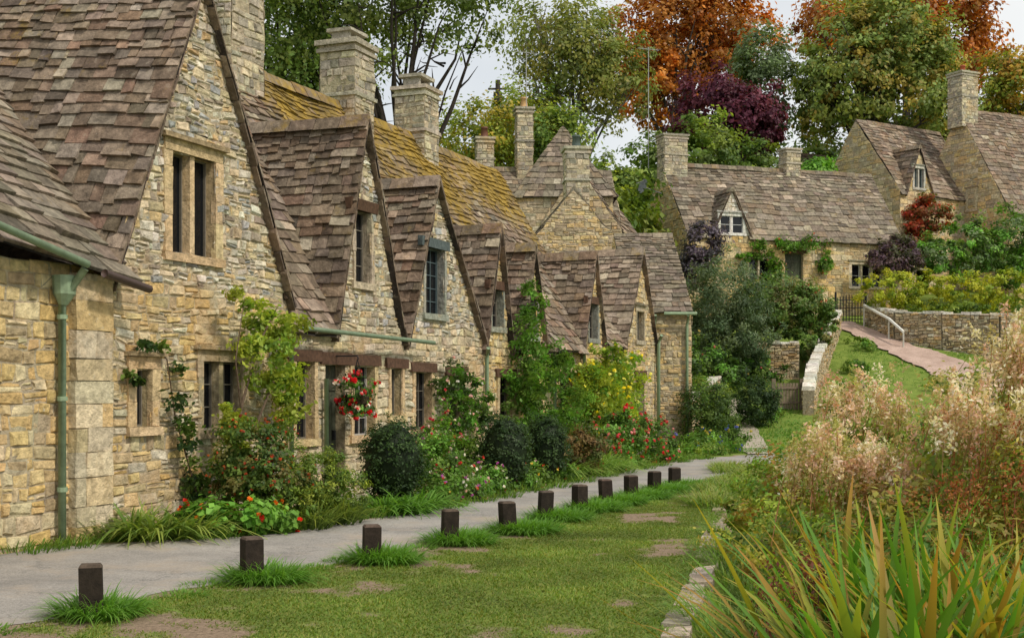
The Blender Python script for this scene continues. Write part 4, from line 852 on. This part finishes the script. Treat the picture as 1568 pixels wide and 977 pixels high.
plumes('dock_seedheads',[(3.5,9.6,.9,.6,.7,.5),(4.1,9.6,1.2,.6,.7,.6)],90,.7,[(.3,.1,.05)],[(.34,.10,.04),(.42,.17,.06),(.25,.09,.04)],leaf=.026,per=45,tight=.014)
WS=[(.16,.22,.03),(.22,.26,.035),(.10,.17,.02),(.06,.11,.018),(.26,.22,.05)]
foliage('waterside_shrubs',[(3.0,12.6,.4,.8,.7,.7),(3.7,12.9,.9,.7,.7,.8),(3.0,10.6,.4,.9,.8,.75),(4.0,11,.9,1.0,.9,1.0),(2.6,14.5,.0,.5,1.2,.6),(3.6,15.5,.3,.8,1.2,.8),(5,13,.9,1,1,1.1)],32000,.06,WS+[(.22,.1,.04)],clump=.18,bright=.5)
foliage('willowherb',[(3.2,9.6,.35,.9,.6,.6),(4.3,9.6,.7,.9,.7,.85),(2.5,9.8,.1,.6,.7,.45)],12000,.07,WS+[(.26,.11,.04)],clump=.26,asp=.3,bright=.5)
foliage('bank_plants',[(4.2,22,.2,.6,1.5,.35),(3.9,18.5,.1,.6,1.5,.4),(5.4,25.5,.2,.8,1.2,.35),(4.8,19,.5,.8,1.5,.7),(6.5,24,.6,1,1.5,.7)],15000,.065,GY+GB+[(.25,.2,.08)],clump=.24)
plumes('dried_stems',[(1.6,7.9,.5,.15,.6,.3),(2.0,8.8,.5,.25,.6,.3)],45,.6,[(.14,.05,.035)],[(.17,.05,.035),(.25,.08,.05)],leaf=.03,per=16,low=.5,tight=.015)
# ------------------------------------------------------------------ light, sky, camera
sun_dir=Vector((.66,-.50,.90)).normalized()
sl=bpy.data.lights.new('sun','SUN'); sl.energy=2.7; sl.angle=math.radians(5); sl.color=(1,.93,.80)
so=bpy.data.objects.new('sun',sl); scene.collection.objects.link(so); so.rotation_euler=sun_dir.to_track_quat('Z','Y').to_euler(); so.location=(20,-20,40)
w=bpy.data.worlds.new('World'); scene.world=w; w.use_nodes=True; nt=w.node_tree
bg=nt.nodes['Background']; sky=nt.nodes.new('ShaderNodeTexSky'); sky.sky_type='NISHITA'; sky.sun_disc=False
sky.sun_elevation=math.asin(sun_dir.z); sky.sun_rotation=math.atan2(sun_dir.x,sun_dir.y); sky.air_density=1; sky.dust_density=1.5
tc=nt.nodes.new('ShaderNodeTexCoord'); nn=nt.nodes.new('ShaderNodeTexNoise'); nn.inputs['Scale'].default_value=3.0; nn.inputs['Detail'].default_value=6
nt.links.new(tc.outputs['Generated'],nn.inputs['Vector'])
mr=nt.nodes.new('ShaderNodeMapRange'); mr.inputs['From Min'].default_value=.35; mr.inputs['From Max'].default_value=.6; mr.inputs['To Min'].default_value=.62; mr.inputs['To Max'].default_value=.97
nt.links.new(nn.outputs['Fac'],mr.inputs['Value'])
mx=nt.nodes.new('ShaderNodeMix'); mx.data_type='RGBA'; nt.links.new(mr.outputs[0],mx.inputs[0]); nt.links.new(sky.outputs[0],mx.inputs[6]); mx.inputs[7].default_value=(8.8,8.9,8.8,1)
nt.links.new(mx.outputs[2],bg.inputs['Color']); bg.inputs['Strength'].default_value=.11
cam=bpy.data.cameras.new('camera'); cam.lens=45.92; cam.sensor_width=36; cam.shift_y=.0711; cam.clip_end=1000; cam.clip_start=.1
co=bpy.data.objects.new('camera',cam); scene.collection.objects.link(co); co.location=(0,0,1.7); co.rotation_euler=(math.radians(90),0,0)
scene.camera=co
scene.view_settings.view_transform='Standard'; scene.view_settings.look='None'; scene.view_settings.exposure=0
